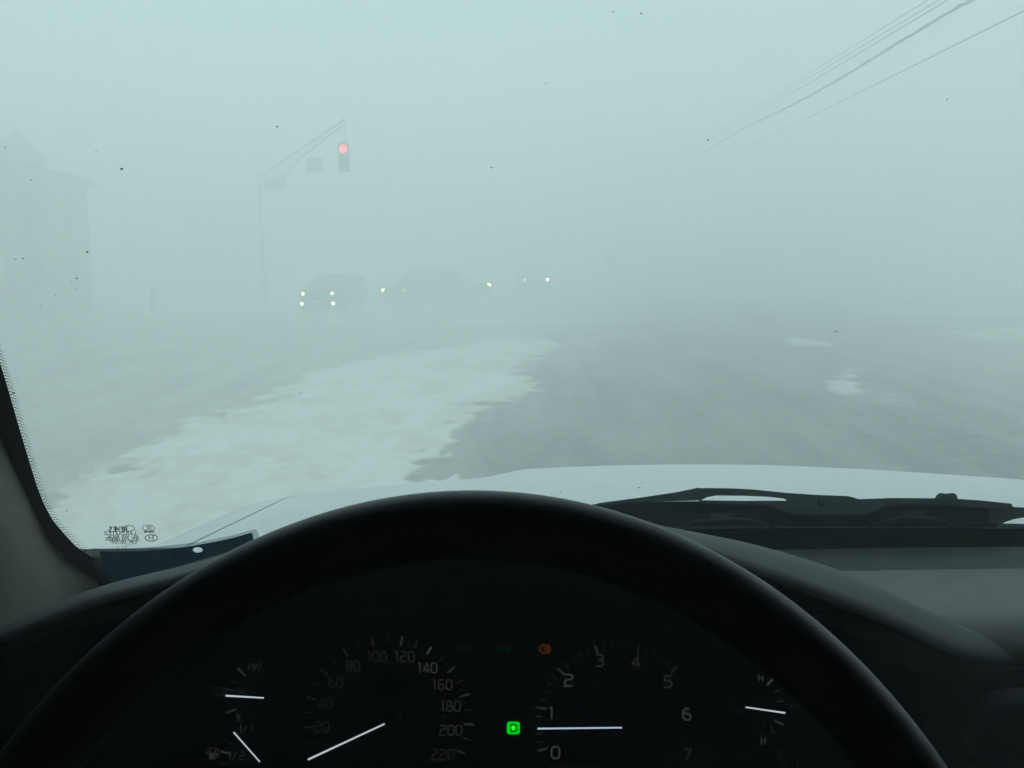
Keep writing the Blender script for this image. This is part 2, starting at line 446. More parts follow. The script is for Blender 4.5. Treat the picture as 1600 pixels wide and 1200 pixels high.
def build_windshield():
    b = MB()
    xs = np.linspace(-0.60, 1.44, 25); zs = np.linspace(H - 0.42, H + 0.215, 9)
    inner = [[Vector((x, glass_y(x, z), z)) for x in xs] for z in zs]
    outer = [[Vector((x, glass_y(x, z) + 0.006, z + 0.004)) for x in xs] for z in zs]
    b.grid(inner); b.grid([r_[::-1] for r_ in outer])
    b.grid([inner[0], outer[0]]); b.grid([inner[-1], outer[-1]])
    b.grid([[r_[0] for r_ in inner], [r_[0] for r_ in outer]]); b.grid([[r_[-1] for r_ in inner], [r_[-1] for r_ in outer]])
    ws = b.build('windshield', SCREEN_GLASS, CAR, smooth=False)
    # black ceramic border: visible opening line, then an outer line further out on the glass
    opening = [(-150, 110), (-75, 335), (0, 566), (14, 612), (30, 668), (45, 718), (57, 757), (68, 786), (82, 812), (100, 834), (118, 853), (141, 869), (175, 886),
               (240, 898), (340, 894), (480, 876), (640, 845), (820, 834), (1000, 828), (1150, 826), (1300, 825.5), (1450, 825.5), (1600, 826), (1750, 827), (1900, 828)]
    outer_l = [(-290, 150), (-190, 400), (-110, 620), (-90, 670), (-70, 730), (-50, 780), (-30, 820), (-10, 850), (20, 880), (50, 910), (80, 930), (110, 950), (160, 965),
               (240, 968), (340, 955), (480, 930), (640, 900), (820, 885), (1000, 875), (1150, 872), (1300, 872), (1450, 872), (1600, 872), (1750, 873), (1900, 874)]
    f = MB()
    f.grid([[W(*p) for p in opening], [W(*p) for p in outer_l]])
    f.build('ceramic_border', FRIT, ws)
    # fading rows of printed dots along the border
    d = MB()
    def along(pts, step):
        out, acc = [], 0.0
        for (x1, y1), (x2, y2) in zip(pts, pts[1:]):
            L = math.hypot(x2 - x1, y2 - y1); s = acc
            while s < L:
                t = s / L; out.append((x1 + (x2 - x1) * t, y1 + (y2 - y1) * t, (y2 - y1) / L, -(x2 - x1) / L)); s += step
            acc = s - L
        return out
    for row, (o_, r_) in enumerate(((2.4, 1.8), (5.6, 1.45), (8.4, 1.0))):
        for i, (x, y, nx, ny) in enumerate(along(opening[1:13], 5.2)):
            sh = 2.6 * (row % 2)
            px, py = x + nx * o_ - ny * sh * 0, y + ny * o_ + nx * 0
            px -= -ny * 0; px += (-ny) * sh; py += nx * sh
            c = W(px, py); r3 = r_ / F * c.y * 1.02
            q = W(px + 1, py) - c; q.normalize(); u = W(px, py - 1) - c; u.normalize()
            d.add([c + (q * math.cos(a) + u * math.sin(a)) * r3 for a in np.linspace(0, 2 * math.pi, 7)[:-1]], [tuple(range(6))])
    for i in range(100):
        x = 1395 + i * 4.0
        c = W(x, 823.4); r3 = 1.4 / F * c.y
        q = W(x + 1, 823.4) - c; q.normalize(); u = W(x, 822.4) - c; u.normalize()
        d.add([c + (q * math.cos(a) + u * math.sin(a)) * r3 for a in np.linspace(0, 2 * math.pi, 7)[:-1]], [tuple(range(6))])
    tag(d.build('border_dots', FRIT, ws), kind='stuff')
    # specks of road dirt on the outside of the glass
    s = MB()
    spots = [(190, 264, 2.1), (136, 394, 2.0), (120, 435, 1.6), (36, 404, 1.4), (21, 614, 2.4), (433, 198, 1.5), (768, 262, 1.4), (1306, 518, 1.6), (1106, 219, 1.5), (1480, 155, 1.2),
             (958, 18, 1.2), (852, 130, 1.0), (470, 614, 1.3), (104, 798, 1.5), (133, 860, 2.3), (998, 762, 1.6), (1003, 755, 1.2), (24, 405, 1.2), (8, 230, 1.2), (150, 237, 1.0), (48, 281, 1.2),
             (86, 461, 1.1), (120, 452, 1.0), (111, 441, 0.9), (66, 425, 0.9), (64, 478, 0.9), (237, 615, 1.1), (1002, 21, 1.4), (876, 768, 1.3)]
    for _ in range(28):
        spots.append((random.random() ** 1.3 * 420, random.uniform(100, 640), random.uniform(0.3, 0.55)))
    for _ in range(14):
        spots.append((random.uniform(300, 1590), random.uniform(10, 700), random.uniform(0.3, 0.5)))
    for x, y, r_ in spots:
        c = W(x, y, -0.009); r3 = r_ / F * c.y
        q = W(x + 1, y, -0.009) - c; q.normalize(); u = W(x, y - 1, -0.009) - c; u.normalize()
        k0 = random.random() * 6
        s.add([c + (q * math.cos(a) * (1 + 0.25 * math.sin(3 * a + k0)) + u * math.sin(a)) * r3 for a in np.linspace(0, 2 * math.pi, 10)[:-1]], [tuple(range(9))])
    tag(s.build('dirt_specks', DIRT, ws), kind='stuff')
    return ws
WS = build_windshield()

# --- stroke lettering: each glyph as strokes in a 0.62 x 1 cell
def arc(cx, cy, rx, ry, a0, a1, n=10):
    return [(cx + rx * math.cos(math.radians(a0 + (a1 - a0) * k / n)), cy + ry * math.sin(math.radians(a0 + (a1 - a0) * k / n))) for k in range(n + 1)]
def rrect(x0, y0, x1, y1, r):
    p = arc(x1 - r, y1 - r, r, r, 0, 90, 4) + arc(x0 + r, y1 - r, r, r, 90, 180, 4) + arc(x0 + r, y0 + r, r, r, 180, 270, 4) + arc(x1 - r, y0 + r, r, r, 270, 360, 4)
    return p + [p[0]]
W6 = 0.62
GL = {
    '0': [rrect(0, 0, W6, 1, 0.26)],
    '1': [[(0.12, 0.98), (0.33, 1.0), (0.33, 0)]],
    '2': [[(0.02, 1), (0.42, 1)] + arc(0.40, 0.78, 0.22, 0.22, 80, -60, 6) + arc(0.22, 0.32, 0.22, 0.24, 110, 180, 4) + [(0, 0), (W6, 0)]],
    '3': [[(0.02, 1), (0.42, 1)] + arc(0.38, 0.77, 0.23, 0.23, 80, -90, 7) + [(0.2, 0.54)], [(0.38, 0.54)] + arc(0.38, 0.27, 0.24, 0.27, 85, -90, 8) + [(0, 0)]],
    '4': [[(0.46, 0), (0.46, 1), (0, 0.28), (0.66, 0.28)]],
    '5': [[(W6, 1), (0.06, 1), (0.06, 0.58), (0.36, 0.58)] + arc(0.36, 0.29, 0.26, 0.29, 85, -90, 8) + [(0, 0)]],
    '6': [[(0.52, 1), (0.30, 1)] + arc(0.28, 0.72, 0.28, 0.28, 95, 180, 5) + [(0, 0.28)] + arc(0.30, 0.28, 0.30, 0.28, 180, 450, 14) + [(0.06, 0.55)]],
    '7': [[(0, 1), (W6, 1), (0.20, 0)]],
    '8': [rrect(0.04, 0.53, 0.58, 1, 0.2), rrect(0, 0, W6, 0.53, 0.22)],
    '9': [[(0.1, 0), (0.32, 0)] + arc(0.34, 0.28, 0.28, 0.28, -85, 0, 5) + [(W6, 0.72)] + arc(0.32, 0.72, 0.30, 0.28, 0, 270, 14) + [(0.56, 0.45)]],
    'H': [[(0, 0), (0, 1)], [(0.56, 0), (0.56, 1)], [(0, 0.52), (0.56, 0.52)]],
    'L': [[(0, 1), (0, 0.12), (0.1, 0), (0.5, 0)]],
    'V': [[(0, 1), (0.3, 0), (0.6, 1)]],
    'D': [[(0.1, 0.06), (0.1, 1), (0.40, 1)] + arc(0.36, 0.72, 0.28, 0.28, 80, 0, 4) + arc(0.36, 0.28, 0.28, 0.28, 0, -90, 5) + [(0.1, 0), (0.1, 0.06)]],
    '/': [[(0, -0.05), (0.42, 1.05)]],
    'I': [[(0.3, 0), (0.3, 1)]],
    'x': [[(0, 0), (0.5, 0.65)], [(0, 0.65), (0.5, 0)]],
    'r': [[(0.05, 0), (0.05, 0.65)], [(0.05, 0.4), (0.2, 0.62), (0.45, 0.62)]],
    'm': [[(0, 0), (0, 0.65)], [(0, 0.6), (0.3, 0.62), (0.3, 0)], [(0.3, 0.6), (0.6, 0.62), (0.6, 0)]],
    'i': [[(0.3, 0), (0.3, 0.65)]], 'n': [[(0.05, 0), (0.05, 0.65)], [(0.05, 0.6), (0.5, 0.6), (0.5, 0)]],
    'A': [[(0, 0), (0.3, 1), (0.6, 0)], [(0.1, 0.35), (0.5, 0.35)]], 'M': [[(0, 0), (0, 1), (0.32, 0.35), (0.64, 1), (0.64, 0)]],
    'N': [[(0, 0), (0, 1), (0.58, 0), (0.58, 1)]], 'T': [[(0, 1), (0.6, 1)], [(0.3, 1), (0.3, 0)]], 'E': [[(0.55, 1), (0, 1), (0, 0), (0.55, 0)], [(0, 0.52), (0.45, 0.52)]],
    'R': [[(0, 0), (0, 1), (0.4, 1)] + arc(0.36, 0.75, 0.22, 0.25, 80, -90, 6) + [(0, 0.5)], [(0.3, 0.5), (0.6, 0)]],
    'S': [[(0.58, 0.9), (0.45, 1), (0.12, 1), (0, 0.85), (0.08, 0.6), (0.5, 0.42), (0.6, 0.2), (0.48, 0), (0.1, 0), (0, 0.1)]],
    'O': [rrect(0, 0, W6, 1, 0.28)], 'C': [arc(0.32, 0.5, 0.32, 0.5, 45, 315, 12)], 'G': [arc(0.32, 0.5, 0.32, 0.5, 45, 360, 12) + [(0.35, 0.5)]], 'B': [rrect(0, 0.5, 0.52, 1, 0.18), rrect(0, 0, 0.6, 0.5, 0.2)],
    '-': [[(0.1, 0.5), (0.5, 0.5)]], ' ': [],
}
ADV = {'1': 0.46, '/': 0.62, 'I': 0.6, 'm': 0.85}
def text_strokes(s, gap=0.24):
    """strokes and total width at unit height"""
    out, x = [], 0.0
    for ch in s:
        for st in GL[ch]:
            out.append([(p[0] + x, p[1]) for p in st])
        x += ADV.get(ch, 0.62) + gap
    return out, x - gap

def write(mb, s, cx, cy, h, fmap, stroke, mirror=False, lean=0.0, wide=1.0, gap=0.24, slope=0.0):
    """put text centred on photograph pixel (cx, cy), h pixels tall, through fmap(px, py)"""
    st, w = text_strokes(s, gap)
    for poly in st:
        pts = []
        for x, y in poly:
            u = (x - w / 2) * h * wide + lean * (y - 0.5) * h
            if mirror: u = -u
            pts.append((cx + u, cy - (y - 0.5) * h + slope * u))
        mb.ribbon(pts, stroke, fmap)

# --- maker's stamp on the glass, read from behind so it is mirrored
st = MB()
write(st, 'REMES', 184, 827, 7.2, W, 1.7, mirror=True, gap=0.2)
st.ribbon([(200 + 10.5 * math.cos(a), 825.5 + 4.6 * math.sin(a)) for a in np.linspace(-1.9, 1.9, 14)], 1.0, W)
write(st, 'LAMINATED', 188, 832.8, 5.4, W, 0.95, mirror=True, gap=0.42)
write(st, 'AS1 M70 81232', 192, 838, 4.6, W, 0.85, mirror=True, gap=0.22)
write(st, 'DOT 459 GB0650', 191, 842.2, 4.6, W, 0.85, mirror=True, gap=0.2)
write(st, '43R 001597', 193, 846.5, 5.0, W, 0.9, mirror=True, gap=0.28)
ell = lambda cx, cy, rx, ry, w_: st.ribbon([(cx + rx * math.cos(a), cy + ry * math.sin(a)) for a in np.linspace(0, 2 * math.pi, 25)], w_, W)
ell(232, 825, 9.6, 4.5, 0.9); write(st, 'CCC', 232, 825, 4.6, W, 0.9, mirror=True, wide=0.85, gap=0.1)
write(st, 'E000196', 233, 831, 2.6, W, 0.8, mirror=True, gap=0.3)
ell(236.5, 840.5, 9.5, 5.0, 1.3); write(st, 'E4', 236, 840, 5.0, W, 1.0, mirror=True)
for x, y in ((184, 855.2), (191, 855), (198, 853), (204, 851.5), (200, 850), (196, 855)):
    st.ribbon([(x - 0.8, y), (x + 0.8, y)], 1.3, W)
st.build('maker_stamp', INK, WS)

# --- beige trim of the windshield pillar
def build_pillar():
    a = [(-220, 180), (-150, 355), (-75, 530), (-30, 620), (0, 690), (20, 733), (40, 776), (55, 808), (66, 832), (77, 850), (92, 868), (112, 885), (136, 900), (152, 911), (160, 930), (168, 970), (176, 1020)]
    rows = []
    edge = [W(x, y, 0.012) for x, y in a]
    for k in range(9):
        t = k / 8
        rows.append([p + Vector((-0.075 * t ** 1.6 - 0.01 * t, -0.30 * t, -0.02 * t)) + Vector((0.022 * math.sin(math.pi * min(1, t * 1.3)) * (t < .77), 0, 0)) for p in edge])
    b = MB(); b.grid(rows)
    # return lip back to the glass so the edge has thickness
    b.grid([[p + Vector((-0.004, 0.012, 0)) for p in edge], edge])
    b.build('pillar_trim', TRIM, CAR, smooth=True)
    for sx, (x0, x1) in ((-1, (-0.66, -0.585)), (1, (1.425, 1.50))):
        o_ = [(1.22, H - 0.44), (1.06, H - 0.44), (0.42, H + 0.20), (0.58, H + 0.20)]
        q = MB().add([(x0, y, z) for y, z in o_] + [(x1, y, z) for y, z in o_], [(0, 1, 2, 3), (7, 6, 5, 4), (0, 4, 5, 1), (1, 5, 6, 2), (2, 6, 7, 3), (3, 7, 4, 0)])
        q.build('windshield_pillar', WHITE_PAINT, CAR)
build_pillar()

# --- dashboard: pad profile swept across the car
def build_dash():
    zc = lambda y_px, Y: P(1400, y_px, Y).z
    xs = np.linspace(-0.36, 1.425, 60)
    top = [(1.062, zc(891, 1.062)), (1.03, zc(906, 1.03)), (0.99, zc(927, 0.99)), (0.955, zc(946, 0.955)), (0.936, zc(958, 0.936)), (0.924, zc(969, 0.924)), (0.914, zc(983, 0.914)),
           (0.906, zc(1003, 0.906)), (0.902, zc(1024, 0.902)), (0.906, zc(1042, 0.906)), (0.925, zc(1050, 0.925)), (0.96, zc(1050, 0.96))]
    b = MB(); b.grid([[Vector((x, y - 0.02 * ((x - XC) / 1.0) ** 2, z)) for x in xs] for y, z in top])
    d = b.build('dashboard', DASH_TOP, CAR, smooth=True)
    e = MB()
    rear = [(1.16, zc(856, 1.13) - 0.05), (1.128, zc(856, 1.128)), (1.10, zc(871, 1.10)), (1.066, zc(890, 1.066)), (1.062, zc(896, 1.062))]
    e.grid([[Vector((x, y - 0.045 * ((x - XC) / 1.0) ** 2, z)) for x in xs] for y, z in rear])
    e.build('defroster_panel', DEFROST, d, smooth=True)
    f = MB()
    f.box((-0.60, 0.905, 0.45), (1.44, 0.955, zc(1046, 0.93)))
    f.box((0.42, 0.82, 0.45), (0.80, 0.903, H - 0.52))
    f.build('lower_fascia', FASCIA, d)
    # dark round outlet low on the right, hardly lit
    v = MB(); c = P(1600, 1165, 0.86)
    v.lathe([(0.055, 0.02), (0.055, -0.006), (0.047, -0.010), (0.044, 0.004), (0.0, 0.004)], c, (0.25, 1, 0.1), 28)
    v.build('air_vent', M('vent_dark', (0.004, 0.003, 0.0025), 0.8, noise=(60, 0.1)), d, smooth=True)
build_dash()

# --- hood over the gauges
def lerp_path(pts, n):
    pts = np.array(pts, float)
    xs = np.linspace(pts[0, 0], pts[-1, 0], n)
    out = []
    # smooth: monotone-ish cubic via finite-difference tangents
    for col in range(pts.shape[1]):
        if col == 0: out.append(xs); continue
        y, x = pts[:, col], pts[:, 0]
        m = np.gradient(y, x)
        i = np.clip(np.searchsorted(x, xs) - 1, 0, len(x) - 2)
        h = x[i + 1] - x[i]; t = (xs - x[i]) / h
        out.append((2 * t**3 - 3 * t**2 + 1) * y[i] + (t**3 - 2 * t**2 + t) * h * m[i] + (-2 * t**3 + 3 * t**2) * y[i + 1] + (t**3 - t**2) * h * m[i + 1])
    return np.array(out).T
def build_binnacle():
    n = 90
    lip = lerp_path([(-260, 1110, .60), (-150, 1062, .60), (0, 1004, .60), (150, 948, .60), (300, 905, .60), (500, 850, .60), (720, 824, .60), (900, 830, .60), (1070, 862, .60), (1150, 888, .605), (1225, 914, .62), (1337, 956, .66),
                     (1412, 989, .72), (1469, 1014, .79), (1510, 1030, .85), (1570, 1037, .893), (1700, 1040, .91)], n)
    crest = lerp_path([(-260, 1085, .68), (-150, 1042, .68), (0, 985, .68), (150, 921, .68), (300, 884, .68), (500, 828, .68), (720, 796, .68), (900, 802, .68), (1056, 827, .68), (1150, 844, .69), (1206, 858, .70), (1300, 887, .73), (1375, 917, .77),
                       (1412, 935, .80), (1450, 954, .85), (1490, 972, .90), (1540, 992, .915), (1600, 1008, .93), (1700, 1010, .94)], n)
    L = [P(*p) for p in lip]; C = [P(*p) for p in crest]
    rows = []
    # inner return, rounded lip, top, crest, rear slope into the dash
    rows.append([p + Vector((0, 0.030, -0.006)) for p in L])
    rows.append([p + Vector((0, 0.006, -0.004)) for p in L])
    rows.append([p + Vector((0, 0.0, 0.0)) for p in L])
    for t in (0.25, 0.5, 0.75):
        rows.append([a.lerp(c, t) + Vector((0, 0, 0.006 * math.sin(math.pi * t))) for a, c in zip(L, C)])
    rows.append(C)
    for t in (0.3, 0.65, 1.0):
        rows.append([Vector((c.x, c.y + (1.0 - c.y) * t * 0.9, c.z - 0.035 * t - 0.075 * t * t - 0.15 * t * t * min(1.0, max(0.0, (c.z - (H - 0.31)) / 0.08)))) for c in C])
    b = MB(); b.grid(rows)
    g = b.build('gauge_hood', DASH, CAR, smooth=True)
    # black shroud inside the hood
    s = MB()
    cut = [i for i, p in enumerate(lip) if p[0] < 1480]
    Ls = [L[i] + Vector((0, 0.028, -0.0075)) for i in cut]
    s.grid([Ls, [p + Vector((0, 0.14, -0.02)) for p in Ls]])
    s.build('gauge_shroud', FASCIA, g, smooth=True)
build_binnacle()

# --- gauge panel, square to the driver's eye
PANEL_C = P(780, 1105, 0.665)
PN = -ray(780, 1105).normalized()
def on_panel(px, py, off=0.0):
    d = ray(px, py)
    k = ((PANEL_C - Vector((0, 0, H))).dot(PN) + off) / d.dot(PN)
    return Vector((0, 0, H)) + d * k
def E(name, g, blue=1.02, s=1.0):
    return emis(name, (s, s, blue * s), g)
def build_panel():
    b = MB()
    out = [(-300, 1125), (-150, 1085), (0, 1025), (150, 975), (300, 935), (500, 890), (720, 868), (900, 874), (1070, 905), (1150, 927), (1230, 952), (1330, 990), (1400, 1020), (1440, 1060), (1440, 1450), (-300, 1450)]
    b.poly(out, lambda x, y: on_panel(x, y, 0.0), back=lambda x, y: on_panel(x, y, -0.03))
    p = b.build('gauge_panel', FACE, CAR)
    dim = [E('dial_mark_faint', 0.0021), E('dial_mark_dim', 0.0054), E('dial_mark', 0.0092), E('dial_mark_bright', 0.016)]
    f = lambda x, y: on_panel(x, y, 0.0008)
    def tick(cx, cy, ang, r0, r1, w, lv):
        a = math.radians(ang)
        MB().ribbon([(cx + r0 * math.sin(a), cy - r0 * math.cos(a)), (cx + r1 * math.sin(a), cy - r1 * math.cos(a))], w, f).build('tick_mark', dim[lv], p)
    # speedometer: 20 km/h every 20.8 degrees
    SX, SY = 607, 1125
    lv = {0: 0, 20: 0, 40: 1, 60: 1, 80: 1, 100: 1, 120: 2, 140: 3, 160: 2, 180: 2, 200: 2, 220: 1}
    for k in range(0, 45):
        v = k * 5
        ang = -116 + v * 1.0455
        if v % 20 == 0:
            if v: tick(SX, SY, ang, 118, 133, 3.2, lv[v])
        else:
            if 115 < v < 215: tick(SX, SY, ang, 120, 133 if v % 10 == 0 else 128, 1.5, 2 if v % 10 == 0 and v > 120 else 0)
            elif v % 10 == 0 and v in (70, 90): tick(SX, SY, ang, 120, 132, 1.6, 1)
            elif v % 10 == 0: tick(SX, SY, ang, 120, 132, 1.6, 0)
    # tachometer: 1000 r/min every 30 degrees
    TX, TY = 967, 1135
    for k in range(0, 26):
        ang = -107 + k * 6.05
        lvl = 2 if k < 12 else (1 if k < 21 else 0)
        if k % 5 == 0: tick(TX, TY, ang, 117, 132, 3.4, 2 if k < 16 else (1 if k < 22 else 1))
        elif k != 3: tick(TX, TY, ang, 120, 132, 1.4, lvl if k < 15 else max(0, lvl - 1))
    for x, y, x2, y2, w, l in ((371, 1044, 383, 1056, 3.4, 2), (360, 1063, 371, 1069, 1.6, 1), (353, 1077, 366, 1080, 2.2, 2), (353, 1114, 369, 1108, 3.4, 2), (352, 1157, 364, 1163, 1.6, 1),
                               (345, 1174, 358, 1177.5, 3.0, 3), (344, 1194, 357, 1193, 1.6, 1), (1198, 1070.5, 1209, 1060, 3.4, 3), (1208.5, 1082, 1219.5, 1077, 1.8, 2), (1213.5, 1097, 1226, 1094.5, 2.2, 2),
                               (1210, 1126, 1224.5, 1132, 3.6, 2), (1211, 1175, 1220, 1169, 1.4, 1), (1214, 1181, 1223, 1176, 1.4, 1), (1216, 1186, 1226, 1182, 1.4, 1), (1217, 1191, 1228, 1188, 1.4, 1), (1218, 1196, 1230, 1194, 1.4, 1)):
        MB().ribbon([(x, y), (x2, y2)], w, f).build('tick_mark', dim[l], p)
    def numeral(l, *a, **k):
        m_ = MB(); write(m_, *a, **k); m_.build('numeral', dim[l], p)
    for s, x, y, l in (('20', 503, 1136, 1), ('40', 508, 1099, 1), ('60', 524.5, 1066, 1), ('80', 551.5, 1040.5, 1), ('100', 588, 1026, 1), ('120', 631.5, 1026, 2), ('140', 667, 1043.5, 3), ('160', 690.5, 1070, 2), ('180', 703.5, 1103.5, 2), ('200', 704.5, 1141, 2), ('220', 692, 1179, 1)):
        numeral(l, s, x, y, 15.5, f, 1.8, wide=0.93)
    for s, x, y, l in (('0', 868, 1176, 3), ('1', 860, 1114.5, 3), ('2', 888.5, 1063, 3), ('3', 936.5, 1032, 2), ('4', 994, 1033.5, 2), ('5', 1043.5, 1065, 2), ('6', 1073.5, 1116, 3), ('7', 1074, 1179.5, 2)):
        numeral(l, s, x, y, 18, f, 2.6, wide=1.1)
    for s, x, y, h, l, ln in (('19V', 396.5, 1042.5, 10, 2, 0.08), ('14', 376, 1080, 9, 1, 0.06), ('9', 371.5, 1120.5, 9, 2, 0.06), ('1/1', 384, 1138.5, 11, 2, 0.1), ('1/2', 369, 1181, 12, 2, 0.1),
                              ('H', 1189, 1060, 11, 3, 0), ('L', 1210, 1139.5, 11.5, 2, -0.05), ('H', 1193, 1158, 12, 3, 0), ('I', 1246, 1196, 14, 1, 0)):
        numeral(l, s, x, y, h, f, 1.5, lean=ln)
    numeral(0, 'x1000r/min', 896, 1198, 9, f, 1.3)
    # small symbols: battery, fuel pump, oil can
    ic = MB()
    ic.ribbon([(334, 1073), (349, 1076), (348, 1087), (334, 1085), (334, 1073)], 1.2, f)
    ic.ribbon([(346, 1074), (352, 1075), (350, 1083)], 1.2, f)
    ic.build('gauge_symbol', dim[1], p); ic = MB()
    ic.ribbon([(1229, 1100), (1236, 1101.5), (1235, 1107), (1245, 1106), (1249, 1101)], 1.4, f)
    ic.ribbon([(1236, 1101.5), (1249, 1101)], 1.2, f)
    ic.build('gauge_symbol', dim[1], p)
    fp = MB()
    fp.poly([(327, 1177), (336, 1178), (335, 1187), (326.5, 1186)], f)
    fp.ribbon([(327.5, 1168), (337, 1169.5), (336, 1178), (328, 1177), (327.5, 1168)], 1.2, f)
    fp.ribbon([(337, 1169), (341.5, 1171), (340.5, 1183), (337.5, 1183), (337.8, 1176)], 1.2, f)
    fp.poly([(320, 1176), (324, 1173), (324, 1179)], f)
    fp.build('fuel_pump_symbol', dim[2], p)
    # lit needles: slim tapered blades standing off the face, each with its dark hub cap
    def needle(a, b_, w0, w1, s):
        w0, w1 = w0 * 0.82, w1 * 0.82
        m = MB()
        ax, ay = a; bx, by = b_
        L_ = math.hypot(bx - ax, by - ay); nx, ny = -(by - ay) / L_, (bx - ax) / L_
        o_ = [(ax + nx * w0, ay + ny * w0), (bx + nx * w1, by + ny * w1), (bx - nx * w1, by - ny * w1), (ax - nx * w0, ay - ny * w0)]
        m.poly(o_, lambda x, y: on_panel(x, y, 0.0085), back=lambda x, y: on_panel(x, y, 0.0065))
        nb = m.build('needle', s, p)
        h = MB(); c = on_panel(ax, ay, 0.0)
        k = on_panel(ax + (ax - bx) / L_ * 14, ay + (ay - by) / L_ * 14, 0.0)
        h.lathe([(0.007, 0.0), (0.007, 0.005), (0.006, 0.0058), (0.0, 0.0058)], k, PN, 24)
        h.build('hub_cap', FACE, nb, smooth=False)
    NB = emis('needle_light', (0.80, 0.92, 1.0), 0.30); NB2 = emis('needle_light_blue', (0.62, 0.80, 1.0), 0.32)
    needle((601, 1131), (481, 1187), 1.5, 1.9, NB)
    needle((972, 1137), (840, 1138.5), 1.5, 1.7, NB2)
    needle((412.5, 1090.5), (352.5, 1087), 1.4, 1.8, NB)
    needle((406, 1190.5), (365, 1144), 1.3, 1.5, NB)
    needle((1165, 1105), (1227, 1114), 1.3, 1.7, NB)
    # lit drive-range lamp with a dark D on it
    d = MB()
    d.poly(rrect(792, 1127.5, 812.5, 1147.5, 4.5)[:-1], lambda x, y: on_panel(x, y, 0.0022), back=lambda x, y: on_panel(x, y, 0.0003))
    gl = d.build('gear_lamp', emis('gear_green', (0.0, 0.55, 0.004), 0.55), p)
    l = MB(); write(l, 'D', 801.8, 1137.6, 11, lambda x, y: on_panel(x, y, 0.003), 2.2, wide=1.35)
    l.build('gear_letter', M('gear_letter', (0.002, 0.02, 0.002), 0.6, emit=(0, 0.02, 0), estr=0.6), gl)
    l2 = MB(); l2.poly([(799.3, 1134.8), (804, 1135.2), (804.4, 1140), (799.4, 1140)], lambda x, y: on_panel(x, y, 0.0032)); l2.build('gear_glow', emis('gear_light_green', (0.05, 0.75, 0.04), 0.8), gl)
    # telltales: front fog lamp and side lights faint green, rear fog lamp amber
    g1 = emis('telltale_green', (0.0, 0.30, 0.05), 0.03); g0 = emis('telltale_green_faint', (0.0, 0.30, 0.10), 0.012); am = emis('telltale_amber', (0.9, 0.18, 0.01), 0.05)
    a = MB(); a.ribbon([(726, 1008), (726, 1020)], 1.6, f); a.ribbon(arc(727, 1014, 8, 6.5, -85, 85, 8), 1.4, f)
    for k in range(3): a.ribbon([(716, 1010 + k * 4), (723, 1011 + k * 4)], 1.3, f)
    a.build('warning_lamp', g0, p)
    a = MB(); a.ribbon(arc(784.5, 1013.5, 3.2, 4.6, 100, 260, 8) + [(785.5, 1018), (785.5, 1009)], 1.2, f); a.ribbon(arc(792.5, 1013.5, 3.2, 4.6, -80, 80, 8) + [(791.5, 1018), (791.5, 1009)][::-1], 1.2, f)
    for k in (-1, 0, 1):
        a.ribbon([(779.5, 1013.5 + k * 3), (777, 1013.5 + k * 5)], 1.1, f); a.ribbon([(797.5, 1013.5 + k * 3), (800, 1013.5 + k * 5)], 1.1, f)
    a.build('warning_lamp', g1, p)
    a = MB(); a.ribbon([(851, 1007)] + arc(851, 1014, 7.5, 7, 95, 265, 9) + [(851, 1021), (851, 1007)], 1.4, f)
    for k in range(3): a.ribbon([(853, 1009.5 + k * 4.5), (860, 1010.5 + k * 4.5)], 1.5, f)
    a.ribbon([(856.5, 1006.5), (855.5, 1011), (857, 1015), (855.8, 1021)], 1.5, f)
    a.build('warning_lamp', am, p)
build_panel()

# --- steering wheel
def build_wheel():
    c = Vector((-0.0203, 0.2623, H - 0.2702)); tilt = math.radians(29.87)
    u = Vector((1, 0, 0)); w = Vector((0, math.sin(tilt), math.cos(tilt))); nrm = u.cross(w)
    R_, n, m = 0.1885, 160, 28
    rows = []
    for i in range(n + 1):
        a = 2 * math.pi * i / n
        rad = u * math.cos(a) + w * math.sin(a); cc = c + rad * R_
        rows.append([cc + rad * 0.0143 * math.cos(b) + nrm * 0.0140 * math.sin(b) for b in [2 * math.pi * k / m for k in range(m)]])
    b = MB(); b.grid(rows, close=True)
    rim = b.build('steering_wheel', LEATHER, CAR, smooth=True)
    h = MB(); h.lathe([(0.0, -0.045), (0.05, -0.045), (0.085, -0.03), (0.095, 0.0), (0.08, 0.02), (0.04, 0.03), (0.0, 0.03)], c - nrm * 0.01, -nrm, 32)
    h.build('airbag_pad', BLACK, rim, smooth=True)
    for ang in (-12, 192, -60, 240):
        s = MB(); a = math.radians(ang); rad = u * math.cos(a) + w * math.sin(a)
        s.tube([c + rad * 0.07, c + rad * 0.12, c + rad * (R_ - 0.005)], [0.022, 0.017, 0.013], 12)
        s.build('spoke', BLACK, rim, smooth=True)
    k = MB(); k.tube([c + nrm * -0.03, c + Vector((0, 0.40, -0.24))], 0.045, 20); k.build('steering_column', FASCIA, rim, smooth=True)
build_wheel()

